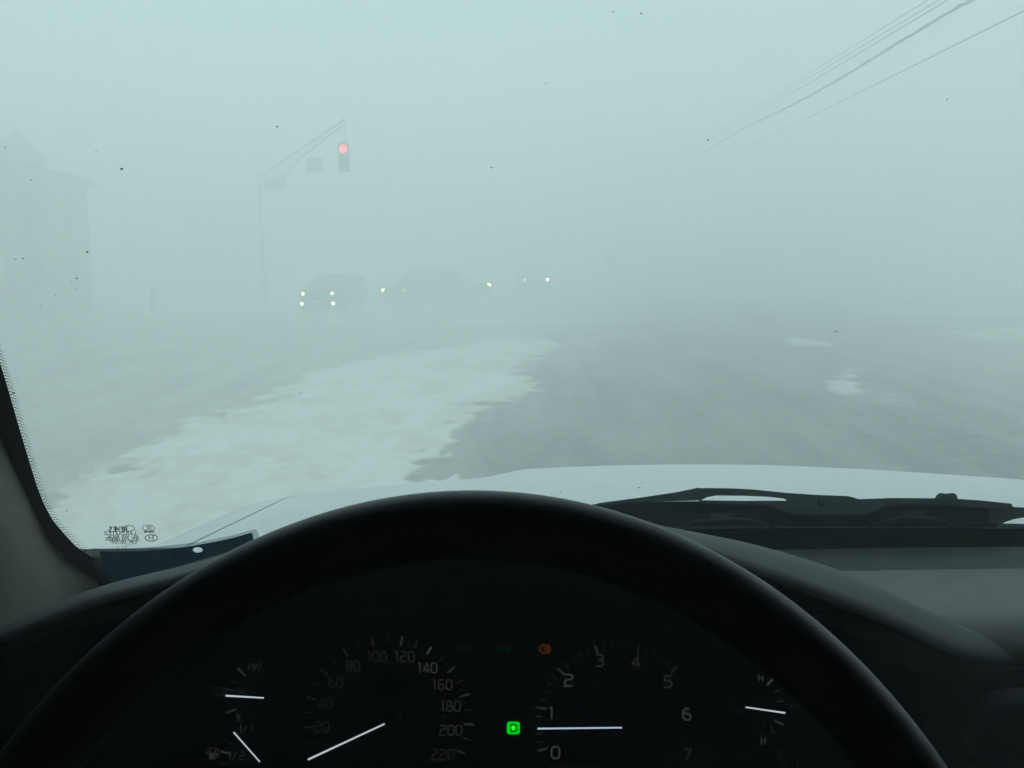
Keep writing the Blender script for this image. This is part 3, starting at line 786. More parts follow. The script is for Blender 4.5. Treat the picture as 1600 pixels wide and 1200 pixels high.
# --- bonnet, fenders
def hood_z(x, y):
    dx = abs(x - XC)
    a, w_, st_ = (0.37, 0.15, 0.016) if x < XC else (0.10, 0.60, 0.006)
    t = min(1, max(0, (dx - a) / w_)); t = t * t * (3 - 2 * t)
    yy = y + 0.28 * dx * dx                    # the leading edge curves back towards the corners
    return H - 0.358 - 0.14 * (y - 1.185) - 0.55 * max(0, yy - 2.06) ** 2 - 6.0 * max(0, yy - 2.36) ** 2 - 0.036 * (x - XC + 0.15) ** 2 - st_ * t
SEAM = 0.907
def build_hood():
    b = MB()
    xs = np.linspace(XC - SEAM + 0.0035, XC + SEAM - 0.0035, 90); ys = np.concatenate([np.linspace(1.185, 2.36, 50), np.linspace(2.38, 2.62, 12)])
    rows = [[Vector((x, y, hood_z(x, y))) for x in xs] for y in ys]
    b.grid(rows)
    for r_ in (0, -1):
        b.grid([[r[r_] for r in rows], [r[r_] - Vector((0, 0, 0.02)) for r in rows]])
    b.grid([rows[0], [p - Vector((0, -0.01, 0.02)) for p in rows[0]]])
    b.build('hood', WHITE_PAINT, CAR, smooth=False, auto=35)
    for s in (-1, 1):
        f = MB()
        offs = [0.0035, 0.03, 0.06, 0.085, 0.10, 0.108, 0.112]
        drop = [0, 0.001, 0.004, 0.010, 0.022, 0.05, 0.45]
        rw = [[Vector((XC + s * (SEAM + o_), y, hood_z(XC + s * (SEAM + o_), y) - d_)) for o_, d_ in zip(offs, drop)] for y in ys]
        f.grid(rw); f.grid([[r[0] for r in rw], [r[0] - Vector((0, 0, 0.02)) for r in rw]])
        f.build('fender', WHITE_PAINT, CAR, smooth=False, auto=50)
    for s in (-1, 1):
        g = MB().grid([[Vector((XC + s * (SEAM + o_), y, hood_z(XC + s * SEAM, y) - 0.016)) for o_ in (-0.02, 0.02)] for y in ys])
        g.build('hood_seam', SHUT, CAR)
    n = MB()
    n.box((XC - 1.0, 2.60, 0.45), (XC + 1.0, 2.68, H - 1.0 + 0.05)); n.box((XC - 0.98, 2.56, 0.62), (XC + 0.98, 2.62, H - 0.93))
    n.build('front_bumper', WHITE_PAINT, CAR)
build_hood()

# --- cabin shell: roof, floor, doors, rear
def build_shell():
    b = MB()
    b.box((-0.66, -2.3, H + 0.212), (1.50, 0.60, H + 0.25)); r = b.build('roof', WHITE_PAINT, CAR)
    b = MB(); b.box((-0.62, -2.26, H + 0.196), (1.46, 0.555, H + 0.209)); b.build('headliner', HEADLINER, r)
    b = MB(); b.box((-0.62, -2.26, 0.40), (1.46, 1.22, 0.45)); b.build('cabin_floor', CARPET, CAR)
    b = MB(); b.box((-0.66, 1.225, 0.40), (1.50, 1.26, H - 0.405)); b.build('firewall', BLACK, CAR)
    for s in (-1, 1):
        x0, x1 = (-0.66, -0.615) if s < 0 else (1.455, 1.50)
        for y0, y1 in ((-0.88, 1.222), (-1.85, -0.884)):
            b = MB(); b.box((x0, y0, 0.42), (x1, y1, H - 0.40)); d = b.build('door', WHITE_PAINT, CAR)
            t = MB(); xi = (-0.612, -0.595) if s < 0 else (1.435, 1.452)
            t.box((xi[0], y0 + 0.02, 0.47), (xi[1], min(y1, 0.88) - 0.02, H - 0.41)); t.build('door_card', TRIM if y0 > -1 else BLACK, d)
            g = MB(); xm = (x0 + x1) / 2
            if y0 > -1:
                q = [(-0.84, H - 0.398), (1.02, H - 0.398), (0.43, H + 0.208), (-0.84, H + 0.208)]
            else:
                q = [(-1.82, H - 0.398), (-0.92, H - 0.398), (-0.92, H + 0.208), (-1.82, H + 0.208)]
            g.add([(xm, y, z) for y, z in q] + [(xm + 0.004, y, z) for y, z in q], [(0, 1, 2, 3), (7, 6, 5, 4), (0, 4, 5, 1), (1, 5, 6, 2), (2, 6, 7, 3), (3, 7, 4, 0)])
            g.build('side_window', SIDE_GLASS if y0 > -1 else REAR_GLASS, d)
        b = MB(); b.box((x0 + 0.003, -0.918, H - 0.396), (x1 - 0.003, -0.842, H + 0.210)); b.build('door_pillar', BLACK, CAR)
        b = MB(); b.box((x0, -2.3, 0.42), (x1, -1.854, H + 0.208)); b.build('rear_quarter', WHITE_PAINT, CAR)
    b = MB(); b.box((-0.612, -2.3, 0.42), (1.452, -2.262, H + 0.208)); b.build('tailgate', WHITE_PAINT, CAR)
    TYRE_ = M('own_tyre', (0.02, 0.02, 0.02), 0.85, noise=(40, 0.2))
    for x in (-0.56, 1.40):
        for y in (-1.45, 1.85):
            s = 1 if x > 0 else -1
            w = MB(); w.lathe([(0.20, -0.11), (0.36, -0.12), (0.385, -0.09), (0.385, 0.09), (0.36, 0.12), (0.20, 0.11)], (x, y, 0.385), (1, 0, 0), 32)
            o = w.build('wheel', TYRE_, CAR, smooth=True)
            k = MB(); k.lathe([(0.0, 0.06), (0.06, 0.075), (0.15, 0.05), (0.20, 0.105), (0.205, 0.0)], (x, y, 0.385), (s, 0, 0), 24); k.build('rim', M('own_rim', (0.4, 0.4, 0.4), 0.4, metal=0.8, noise=(20, 0.1)), o, smooth=True)
    # front seats, behind and beside the viewpoint
    for x in (0.0, 0.84):
        m = MB()
        m.box((x - 0.25, -0.55, 0.62), (x + 0.25, -0.02, 0.80)); st = m.build('front_seat', CARPET, CAR)
        k = MB(); k.add([(x + a * 0.24, y, z) for a in (-1, 1) for y, z in ((-0.60, 0.78), (-0.44, 0.80), (-0.66, 1.40), (-0.78, 1.38))],
                        [(0, 1, 2, 3), (7, 6, 5, 4), (0, 4, 5, 1), (1, 5, 6, 2), (2, 6, 7, 3), (3, 7, 4, 0)]); k.build('backrest', CARPET, st)
build_shell()

# --- wiper lying along the foot of the windshield
def build_wiper():
    def plate(mb, pts, y0, y1, holes=()):
        mb.poly(pts, lambda x, y: P(x, y, y0), holes=holes, back=lambda x, y: P(x, y, y1))
    a = MB()   # pressed bridge with its slot
    plate(a, [(1092, 763), (1105, 762.5), (1145, 763), (1180, 765), (1228, 770), (1258, 772), (1285, 773.6), (1324, 775), (1333, 777), (1341, 780), (1394, 778), (1460, 778.5), (1496, 779.5), (1534, 782), (1581, 787),
              (1583, 794), (1545, 794), (1480, 790), (1410, 787), (1385, 790), (1370, 797), (1352, 804), (1300, 806), (1255, 805), (1235, 803), (1219, 797), (1208, 790), (1150, 788), (1092, 787)],
          1.150, 1.162, holes=[[(1095.5, 781.5), (1105, 777), (1119, 774.3), (1162, 774.7), (1202, 776.3), (1224, 779), (1229, 781), (1228, 782.3), (1160, 782.6)]])
    wp = a.build('windshield_wiper', WIPER, CAR)
    b = MB()   # rubber blade and its backing strip
    plate(b, [(915, 790), (935, 787), (960, 786), (1000, 784), (1092, 783.0), (1228, 783.2), (1260, 786), (1400, 785), (1500, 788), (1568, 793), (1580, 800), (1570, 814), (1556, 823.0), (1400, 822.3), (1350, 822.2), (1066, 822.2), (1020, 823), (985, 812), (950, 800)], 1.1635, 1.172)
    b.build('wiper_blade', RUBBER, wp)
    c = MB()   # tapered end of the blade on the driver's side
    plate(c, [(930, 789), (935, 786), (1000, 777.5), (1060, 768.5), (1092.5, 761.5), (1095, 764), (1093, 782), (1040, 783.5), (985, 786)], 1.152, 1.1615)
    c.build('wiper_spoiler', WIPER, wp)
    for x0, x1, apx, y0 in ((1062, 1210, 1127, 807), (1355, 1497, 1429, 805)):
        k = MB()
        outer = [(x0, 824)] + [(x0 + (x1 - x0) * t, 824 - (824 - y0) * math.sin(math.pi * t) ** 0.7) for t in np.linspace(0.08, 0.92, 13)] + [(x1, 824)]
        inner = [(x1 - 6, 824)] + [(x0 + (x1 - x0) * t, 824 - (824 - y0 - 4.5) * math.sin(math.pi * t) ** 0.75) for t in np.linspace(0.90, 0.10, 13)] + [(x0 + 6, 824)]
        plate(k, outer + inner, 1.1415 + 0.003, 1.152)
        k.add([P(apx - 14, y0 + 6, 1.143), P(apx + 14, y0 + 6, 1.143), P(apx + 20, y0 - 6, 1.143), P(apx - 20, y0 - 6, 1.143),
               P(apx - 14, y0 + 6, 1.151), P(apx + 14, y0 + 6, 1.151), P(apx + 20, y0 - 6, 1.151), P(apx - 20, y0 - 6, 1.151)],
              [(0, 1, 2, 3), (7, 6, 5, 4), (0, 4, 5, 1), (1, 5, 6, 2), (2, 6, 7, 3), (3, 7, 4, 0)])
        k.build('wiper_yoke', WIPER, wp)
    for pts in ([(1056, 778), (1060, 771), (1066, 768.5), (1080, 769), (1086, 773), (1092, 781), (1056, 783)], [(1459, 781), (1464, 773), (1469, 770), (1478, 771.3), (1490, 770.2), (1495, 773.5), (1497, 782)]):
        k = MB(); plate(k, pts, 1.147, 1.160); k.build('wiper_clip', WIPER, wp)
    k = MB(); k.lathe([(0.0, 0.0), (0.0042, 0.0), (0.0050, 0.003), (0.0050, 0.006)], P(1284, 786, 1.1475), (0, 1, 0), 18); k.build('pivot_pin', RUBBER, wp, smooth=True)
    # arm running off to the right
    k = MB(); plate(k, [(1545, 789), (1583, 792), (1620, 794), (1750, 797), (1850, 800), (1850, 812), (1750, 810), (1640, 808.5), (1600, 808.5), (1582, 811.5), (1560, 820), (1545, 815)], 1.155, 1.1625)
    k.build('wiper_arm', WIPER, wp)
build_wiper()

# --- laminated card standing against the glass in the driver's corner
def build_card():
    K = lambda x, y: W(x, y, 0.020)
    K2 = lambda x, y: W(x, y, 0.0215)
    K0 = lambda x, y: W(x, y, 0.0188)
    b = MB()
    film = [(141, 859), (145, 856.5), (180, 857.5), (219, 856.3), (266, 852), (314, 846.5), (361, 837), (394, 828), (399, 827.2), (402.5, 829.5), (405, 842), (410, 880), (405, 935), (190, 975), (160, 945), (150, 893)]
    hole = [(309 + 7.6 * math.cos(a), 859.2 + 4.0 * math.sin(a)) for a in np.linspace(0, 2 * math.pi, 17)[:-1]]
    c0 = K(270, 900)
    root = empty('parking_card', (c0.x, c0.y, K(190, 970).z), 'dark blue laminated card with a punched hole, propped against the windshield corner', 'card')
    b.poly(film, K, holes=[hole], back=K0)
    b.build('film', FILM, root)
    c = MB()
    blue = [(155, 861.3), (185, 862), (219, 861), (255, 858.5), (290, 854.8), (337, 846.3), (365, 840), (394, 832), (397.5, 850), (400, 880), (398, 928), (196, 966), (176, 930), (164, 888)]
    hole2 = [(309 + 8.0 * math.cos(a), 859.2 + 4.3 * math.sin(a)) for a in np.linspace(0, 2 * math.pi, 17)[:-1]]
    c.poly(blue, lambda x, y: W(x, y, 0.0204), holes=[hole2], back=lambda x, y: W(x, y, 0.0212))
    pr = c.build('card', CARD_BLUE, root)
    cells = [(175, 870, 13), (193, 870.5, 12), (211, 870.2, 12), (233, 869.5, 14), (252, 868, 17), (271, 866.5, 14), (290, 863.8, 13), (328.5, 857.6, 12), (346.5, 855, 11), (365, 850.3, 10), (382, 844.5, 12)]
    for x, y, w in cells:
        sl = -0.10 - (x - 175) / 210 * 0.2 if x > 200 else 0
        p, q = MB(), MB()
        pt = lambda u, v: (x + u * w / 2, y + v * 4.2 + sl * u * w / 2)
        p.ribbon([pt(-1, -1), pt(1, -1), pt(1, 1), pt(-1, 1), pt(-1, -1)], 0.9, lambda a, c_: W(a, c_, 0.0218))
        for k in range(3):
            q.ribbon([pt(-0.6 + k * 0.45, -0.25), pt(-0.35 + k * 0.45, 0.3)], 1.4, lambda a, c_: W(a, c_, 0.0219))
        p.build('date_box', CARD_PALE, pr); q.build('date_text', CARD_INK, pr)
    q = MB()
    for k in range(22):
        x = 172 + k * 3.9
        q.ribbon([(x, 876.8 - k * 0.04), (x + random.uniform(1.2, 3), 876.9 - k * 0.04)], 1.7, lambda a, c_: W(a, c_, 0.0219))
    q.build('printed_line', CARD_INK, pr)
build_card()

# ------------------------------------------------------------------ other cars
TYRE = M('tyre_rubber', (0.02, 0.02, 0.02), 0.85, noise=(30, 0.3))
ALLOY = M('alloy', (0.35, 0.35, 0.36), 0.4, metal=0.8, noise=(20, 0.1))
CAR_GLASS = M('car_glass', (0.015, 0.018, 0.02), 0.08, noise=(3, 0.1))
PAINTS = {'dark': M('dark_paint', (0.06, 0.063, 0.066), 0.35, noise=(6, 0.15), coat=0.4), 'grey': M('grey_paint', (0.10, 0.105, 0.11), 0.35, noise=(6, 0.15), coat=0.4)}
CAR_TRIM = M('car_trim', (0.02, 0.02, 0.022), 0.6, noise=(20, 0.2))
PLATE = M('number_plate', (0.6, 0.6, 0.58), 0.5, noise=(30, 0.05))
LAMP_OFF = M('lamp_unlit', (0.5, 0.5, 0.5), 0.2, noise=(20, 0.05))
def make_car(name, loc, rz, label, paint, L=4.5, Wd=1.8, Hh=1.45, kind='sedan', lamp=(1, 1), fog=(0, 0), lcol=(1, 0.90, 0.66), ls=60, fs=60, side_lamp=0, bonnet=0.95):
    """front faces -y in its own frame"""
    root = empty(name, loc, label, 'car', 'cars with lit headlights in the fog', rz)
    w = Wd / 2
    g = 0.18 if kind == 'sedan' else 0.22
    bh = bonnet * (1 if kind == 'sedan' else 1.05)
    sh = bh + 0.04
    if kind == 'sedan':
        st = [(0, .80, g + .10, .62, .62, .72), (.08, .92, g, .70, .72, .80), (.5, .98, g, bh - .10, bh - .08, .86), (1.25, 1.0, g, bh, bh + .01, .86), (1.95, 1.0, g, sh, Hh - .04, .66), (2.35, 1.0, g, sh, Hh, .66),
              (3.0, 1.0, g, sh, Hh - .01, .66), (3.45, 1.0, g, sh, Hh - .10, .66), (4.0, .99, g, sh + .01, sh + .03, .80), (4.42, .93, g + .05, sh - .04, sh - .02, .78), (4.5, .85, g + .15, sh - .25, sh - .25, .74)]
    else:
        st = [(0, .84, g + .12, .70, .70, .76), (.06, .93, g, .82, .84, .82), (.4, .98, g, bh - .05, bh - .03, .88), (1.1, 1.0, g, bh, bh + .01, .88), (1.75, 1.0, g, sh, Hh - .06, .74), (2.1, 1.0, g, sh, Hh, .76),
              (3.2, 1.0, g, sh, Hh + .01, .76), (4.1, 1.0, g, sh, Hh - .04, .75), (4.42, .98, g + .02, sh, Hh - .30, .78), (4.5, .93, g + .1, sh - .05, sh, .80)]
    k = L / 4.5
    rows = []
    for y, ww, zb, zs, zt, tw in st:
        W_ = w * ww; T = w * tw
        half = [(0, zb), (W_ * .9, zb), (W_, zb + .14), (W_ * 1.0, zs - .12 if zs - .12 > zb + .16 else zb + .17), (W_ * .965, zs), (T + (.03 if zt - zs > .15 else 0), max(zt - .06, zs + .005)), (T - .08, max(zt, zs + .01)), (0, max(zt + .012, zs + .02))]
        ring = [Vector((x, y * k, z)) for x, z in half] + [Vector((-x, y * k, z)) for x, z in half[-2:0:-1]]
        rows.append(ring)
    b = MB(); b.grid(rows, close=True)
    b.add(rows[0], [tuple(range(len(rows[0])))]); b.add(rows[-1], [tuple(range(len(rows[-1])))[::-1]])
    body = b.build('body', PAINTS[paint], root, auto=50, world=False)
    # glazing laid 4 mm proud of the body
    roof_i = [i for i, s in enumerate(st) if s[4] - s[3] > .2]
    i0, i1 = roof_i[0], roof_i[-1]
    def lerp(a, c, t): return a + (c - a) * t
    def quad(name_, q, push):
        m = MB(); m.add([p + push for p in q], [(0, 1, 2, 3)]); m.add([p + push * 0.2 for p in q], [(3, 2, 1, 0)])
        m.build(name_, CAR_GLASS, root, world=False)
    A, Bq = rows[i0 - 1], rows[i0]
    n = len(A)
    quad('windscreen', [lerp(A[4], Bq[5], .12) * 1.0, lerp(A[n - 4], Bq[n - 5], .12), lerp(A[n - 4], Bq[n - 5], .93), lerp(A[4], Bq[5], .93)], Vector((0, -.02, .02)))
    A, Bq = rows[i1 + 1], rows[i1]
    quad('rear_window', [lerp(A[4], Bq[5], .15), lerp(A[n - 4], Bq[n - 5], .15), lerp(A[n - 4], Bq[n - 5], .92), lerp(A[4], Bq[5], .92)], Vector((0, .02, .02)))
    for s, (i4, i5) in ((1, (4, 5)), (-1, (n - 4, n - 5))):
        lo = [rows[i][i4] for i in range(i0, i1 + 1)]; hi = [rows[i][i5] for i in range(i0, i1 + 1)]
        mid = len(lo) // 2
        for a, c in ((0, mid), (mid, len(lo) - 1)):
            q = [lerp(lo[a], hi[a], .1) + Vector((0, .05, 0)), lerp(lo[c], hi[c], .1) - Vector((0, .05, 0)), lerp(lo[c], hi[c], .9) - Vector((0, .05, 0)), lerp(lo[a], hi[a], .9) + Vector((0, .05, 0))]
            quad('side_window', q, Vector((.006 * s, 0, 0)))
        mm = MB(); x = s * (w + .09); mm.box((x - .09, 1.55 * k, sh - .02), (x + .09, 1.66 * k, sh + .12)); mm.build('wing_mirror', PAINTS[paint], root, world=False)
    # wheels
    R_ = 0.32 if kind == 'sedan' else 0.36
    for s in (-1, 1):
        for y in (0.82 * k, 3.55 * k):
            m = MB(); m.lathe([(R_ * .6, -.10), (R_ * .94, -.11), (R_, -.08), (R_, .08), (R_ * .94, .11), (R_ * .6, .10)], (s * (w - .10), y, R_), (s, 0, 0), 24)
            wh = m.build('wheel', TYRE, root, smooth=True, world=False)
            m = MB(); m.lathe([(0, .06), (R_ * .2, .075), (R_ * .55, .06), (R_ * .62, .104)], (s * (w - .10), y, R_), (s, 0, 0), 20); m.build('rim', ALLOY, wh, smooth=True, world=False)
    # face: bumper, grille, plate, lamps
    hz = bh * .72 if kind == 'sedan' else bh * .78
    m = MB(); m.box((-w * .84, -.05, g + .02), (w * .84, .10, g + .24)); m.build('bumper', CAR_TRIM, root, world=False)
    m = MB(); m.box((-w * .42, -.02, hz - .10), (w * .42, .06, hz + .05)); m.build('grille', CAR_TRIM, root, world=False)
    m = MB(); m.box((-.26, -.065, g + .12), (.26, -.052, g + .23)); m.build('number_plate', PLATE, root, world=False)
    for s, on in ((-1, lamp[0]), (1, lamp[1])):
        m = MB(); x = s * w * .70
        m.lathe([(0, -.045), (.04, -.040), (.065, -.02), (.078, .02), (.078, .16)], (x, .0, hz), (0, 1, 0), 16)
        lm = emis('headlight_glow', lcol, ls * on) if on else LAMP_OFF
        m.build('headlight', lm, root, smooth=True, world=False)
    for s, on in ((-1, fog[0]), (1, fog[1])):
        if on is None: continue
        m = MB(); x = s * w * .76
        m.lathe([(0, -.03), (.045, -.025), (.065, .0), (.07, .10)], (x, -.06, g + .10), (0, 1, 0), 16)
        m.build('fog_lamp', emis('fog_lamp_glow', lcol, fs * on) if on else LAMP_OFF, root, smooth=True, world=False)
    if side_lamp:
        m = MB(); m.lathe([(0, .0), (.03, .005), (.035, .03)], (side_lamp * (w + .004), 1.05 * k, .66), (-side_lamp, 0, 0), 12)
        m.build('side_repeater', emis('repeater_glow', (1, .8, .5), 18), root, world=False)
    return root

def put(px, y):
    p = P(px, 480, y); return (p.x, y, 0.0)
make_car('sedan_car', put(497, 35.4), math.radians(-9), 'dark hatchback with two rows of lit front lamps, nearest of the oncoming cars', 'dark', L=3.9, Wd=1.72, Hh=1.43, kind='suv', lamp=(1, 1), fog=(1, 1), ls=6, fs=17, lcol=(1, .84, .20), side_lamp=1, bonnet=.86)
make_car('sedan_car', put(616, 40.5), math.radians(-33), 'dark grey car turned sideways with bright twin headlights beside the nearest hatchback', 'grey', L=4.6, Wd=1.8, Hh=1.52, kind='suv', lamp=(1, 0.11), ls=30, lcol=(1, .84, .22), bonnet=.80)
make_car('sedan_car', put(757, 46.0), math.radians(62), 'dim low car showing a single yellowish headlight, behind the sideways grey car', 'dark', L=4.5, Wd=1.76, Hh=1.45, kind='sedan', lamp=(0, 1), ls=26, lcol=(1, .80, .15))
make_car('sedan_car', put(838, 50.5), math.radians(3), 'tall dark van facing the camera with one strong and one weak white headlight', 'dark', L=4.7, Wd=1.85, Hh=1.82, kind='suv', lamp=(0.15, 1), ls=36, lcol=(.95, 1, 1), bonnet=1.05)

# ------------------------------------------------------------------ traffic light on a lattice arm
POLE = M('galvanised', (0.15, 0.155, 0.16), 0.6, noise=(8, 0.2))
HOUSING = M('signal_black', (0.05, 0.052, 0.053), 0.6, noise=(12, 0.2))
SIGNBACK = M('sign_grey', (0.13, 0.14, 0.145), 0.6, noise=(8, 0.15))
SIGNBLUE = M('sign_blue', (0.06, 0.09, 0.14), 0.5, noise=(8, 0.15))
SIGNWHITE = M('sign_white', (0.45, 0.46, 0.46), 0.5, noise=(8, 0.1))
def build_signal():
    yb, ye = 40.0, 30.0
    top = P(404, 277, yb); base = Vector((top.x, yb, 0)); tip = P(538, 186.5, ye)
    root = empty('traffic_light', base, 'red traffic light hanging from a lattice arm above the junction', 'traffic light')
    m = MB(); m.tube([base, base + Vector((0, 0, .3)), top + Vector((0, 0, .1))], [.13, .10, .075], 14); m.build('pole', M('fog_paled_pole', (.36, .37, .375), .7, noise=(8, .2)), root, smooth=False, auto=40)  # pole paler than the arm: thicker low fog painted into its colour
    a = MB()
    up = lambda t: top.lerp(tip, t)
    lowpx = [(447.5, 277, .30), (455, 264, .36), (466, 251, .44), (479, 240, .54), (492.5, 230, .64), (517.5, 209, .83), (537.5, 195, 1.0)]
    low = []
    for x, y, t in lowpx:
        low.append(P(x, y, yb + (ye - yb) * t))
    U = [up(t) for t in np.linspace(0, 1, 13)]
    a.tube(U, .038, 8); a.tube([P(405, 292, yb)] + [P(430, 287, yb - 2.2)] + low, .034, 8)
    def low_at(t):
        for (q0, c0), (q1, c1) in zip(list(zip(low, lowpx)), list(zip(low, lowpx))[1:]):
            if c0[2] <= t <= c1[2]: return q0.lerp(q1, (t - c0[2]) / (c1[2] - c0[2]))
        return low[-1]
    ts = np.linspace(.32, .99, 15)
    for i, t in enumerate(ts[:-1]):
        p, q = (up(t), low_at(ts[i + 1])) if i % 2 == 0 else (low_at(t), up(ts[i + 1]))
        a.tube([p, q], .017, 6)
    a.build('lattice_arm', POLE, root, auto=40)
    r = MB(); c = P(537, 233, ye); r.tube([tip, Vector((tip.x, tip.y, c.z + .26))], .022, 8); r.build('drop_rod', POLE, root)
    hd = MB(); z1 = c.z + .22; z0 = c.z - .72; hw = .185
    o_ = [(c.x - hw, z0 + .05), (c.x - hw + .05, z0), (c.x + hw - .05, z0), (c.x + hw, z0 + .05), (c.x + hw, z1 - .05), (c.x + hw - .05, z1), (c.x - hw + .05, z1), (c.x - hw, z1 - .05)]
    hd.poly(o_, lambda x, z: Vector((x, ye - .09, z)), back=lambda x, z: Vector((x, ye + .10, z)))
    head = hd.build('signal_head', HOUSING, root)
    for k, mt in enumerate((emis('signal_red', (1.0, 0.004, 0.012), 14), M('amber_unlit', (.10, .05, .01), .3, noise=(20, .1)), M('green_unlit', (.01, .06, .04), .3, noise=(20, .1)))):
        cc = Vector((c.x, ye - .092, c.z - .28 * k)); rr = .12 if k == 0 else .12
        l = MB(); l.lathe([(0, -.03), (rr * .6, -.022), (rr, 0), (rr, .02)], cc, (0, 1, 0), 22); l.build('lens', mt, head, smooth=True)
        v = MB(); n = 14
        v.grid([[cc + Vector((math.cos(t) * .165, d, math.sin(t) * .165 + (0.0 if d > -.1 else -.02))) for t in np.linspace(-.1, math.pi + .1, n)] for d in (0.0, -.16)])
        v.build('visor', HOUSING, head, smooth=True)
    # signs hung from the arm
    def sign(name, label, pts, y, mt, marks, bar):
        x0, z1 = P(pts[0], pts[1], y).x, P(pts[0], pts[1], y).z; x1, z0 = P(pts[2], pts[3], y).x, P(pts[2], pts[3], y).z
        rt = empty(name, ((x0 + x1) / 2, y, z0), label, 'road sign')
        m = MB(); m.poly([(x0 + .03, z0), (x1 - .03, z0), (x1, z0 + .03), (x1, z1 - .03), (x1 - .03, z1), (x0 + .03, z1), (x0, z1 - .03), (x0, z0 + .03)], lambda x, z: Vector((x, y, z)), back=lambda x, z: Vector((x, y + .03, z)))
        m.build('panel', mt, rt)
        k = MB()
        for u0, v0, u1, v1 in marks:
            k.box((x0 + (x1 - x0) * u0, y - .006, z0 + (z1 - z0) * v0), (x0 + (x1 - x0) * u1, y - .002, z0 + (z1 - z0) * v1))
        if marks: k.build('sign_marks', SIGNWHITE, rt)
        h = MB()
        for u in bar:
            xx = x0 + (x1 - x0) * u; h.tube([(xx, y + .045, z0 + .05), (xx, y + .045, z1 + .25)], .014, 6)
        h.build('hanger', POLE, rt)
    sign('hanging_sign', 'small square dark road sign hung under the lattice arm beside the red lamp', (478, 247.5, 505, 269), 32.6, SIGNBLUE, [(.14, .25, .20, .8), (.45, .2, .55, .6), (.78, .2, .84, .8)], (.3, .7))
    sign('hanging_sign', 'wide plain grey road sign fixed where the lattice arm meets its pole', (413, 277.5, 447.5, 296.5), 38.6, SIGNBACK, [], (.2, .8))
build_signal()

# ------------------------------------------------------------------ roadside things
p = G(240, 485)
root = empty('roadside_post', (p.x, p.y, 0), 'short stout dark post standing alone at the snowy roadside', 'bollard')
m = MB(); m.lathe([(0, 0), (.15, 0), (.15, .06), (.125, .10), (.125, .78), (.15, .80), (.15, .88), (.10, .94), (0, .95)], p, (0, 0, 1), 20); m.build('post', M('post_dark', (.035, .04, .042), .6, noise=(8, .2)), root, auto=40)
m = MB(); m.lathe([(.1285, .55), (.1285, .66)], p, (0, 0, 1), 20); m.build('band', SIGNBACK, root, smooth=True)

y = 47.0; c = P(950, 404, y)
root = empty('round_sign', (c.x, y, 0), 'round road sign on a thin post, hardly visible beyond the parked van', 'road sign')
root['label'] = 'faint round road sign on a thin post, alone right of the cars'
m = MB(); m.tube([(c.x, y, 0), (c.x, y, c.z + .32)], .03, 10); m.build('post', POLE, root)
m = MB(); m.lathe([(0, -.05), (.28, -.05), (.30, -.04), (.30, -.03), (0, -.03)], c, (0, 1, 0), 28); d = m.build('disc', SIGNBACK, root, auto=40)
m = MB(); m.lathe([(.20, -.053), (.275, -.053)], c, (0, 1, 0), 28); m.build('ring', M('sign_red', (.18, .02, .02), .5, noise=(8, .1)), d)

# buildings lost in the fog on the left
WALL = M('plaster_wall', (.17, .172, .173), .85, noise=(2.5, .2), bump=(30, .3, .01))
ROOFM = M('roof_sheet', (.09, .095, .10), .6, noise=(3, .25))
WIN = M('window_dark', (.04, .043, .045), .25, noise=(2, .1))
FRAME = M('window_frame', (.2, .2, .2), .6, noise=(10, .1))
def windows(root, wall, spots, axis):
    """spots: (centre, half width, half height); axis 'x' = window faces +x, 'y' = faces -y"""
    for c, hw, hh in spots:
        m = MB(); o_ = [(-hw, -hh), (hw, -hh), (hw, hh), (-hw, hh)]; i_ = [(a * .86, b * .9) for a, b in o_]
        mp = (lambda u, v, d: Vector((c[0] + d, c[1] + u, c[2] + v))) if axis == 'x' else (lambda u, v, d: Vector((c[0] + u, c[1] - d, c[2] + v)))
        m.poly(o_, lambda u, v: mp(u, v, .05), holes=[i_], back=lambda u, v: mp(u, v, -.02))
        f = m.build('window', FRAME, root)
        k = MB(); k.poly(i_, lambda u, v: mp(u, v, .012), back=lambda u, v: mp(u, v, -.02)); k.build('pane', WIN, f)
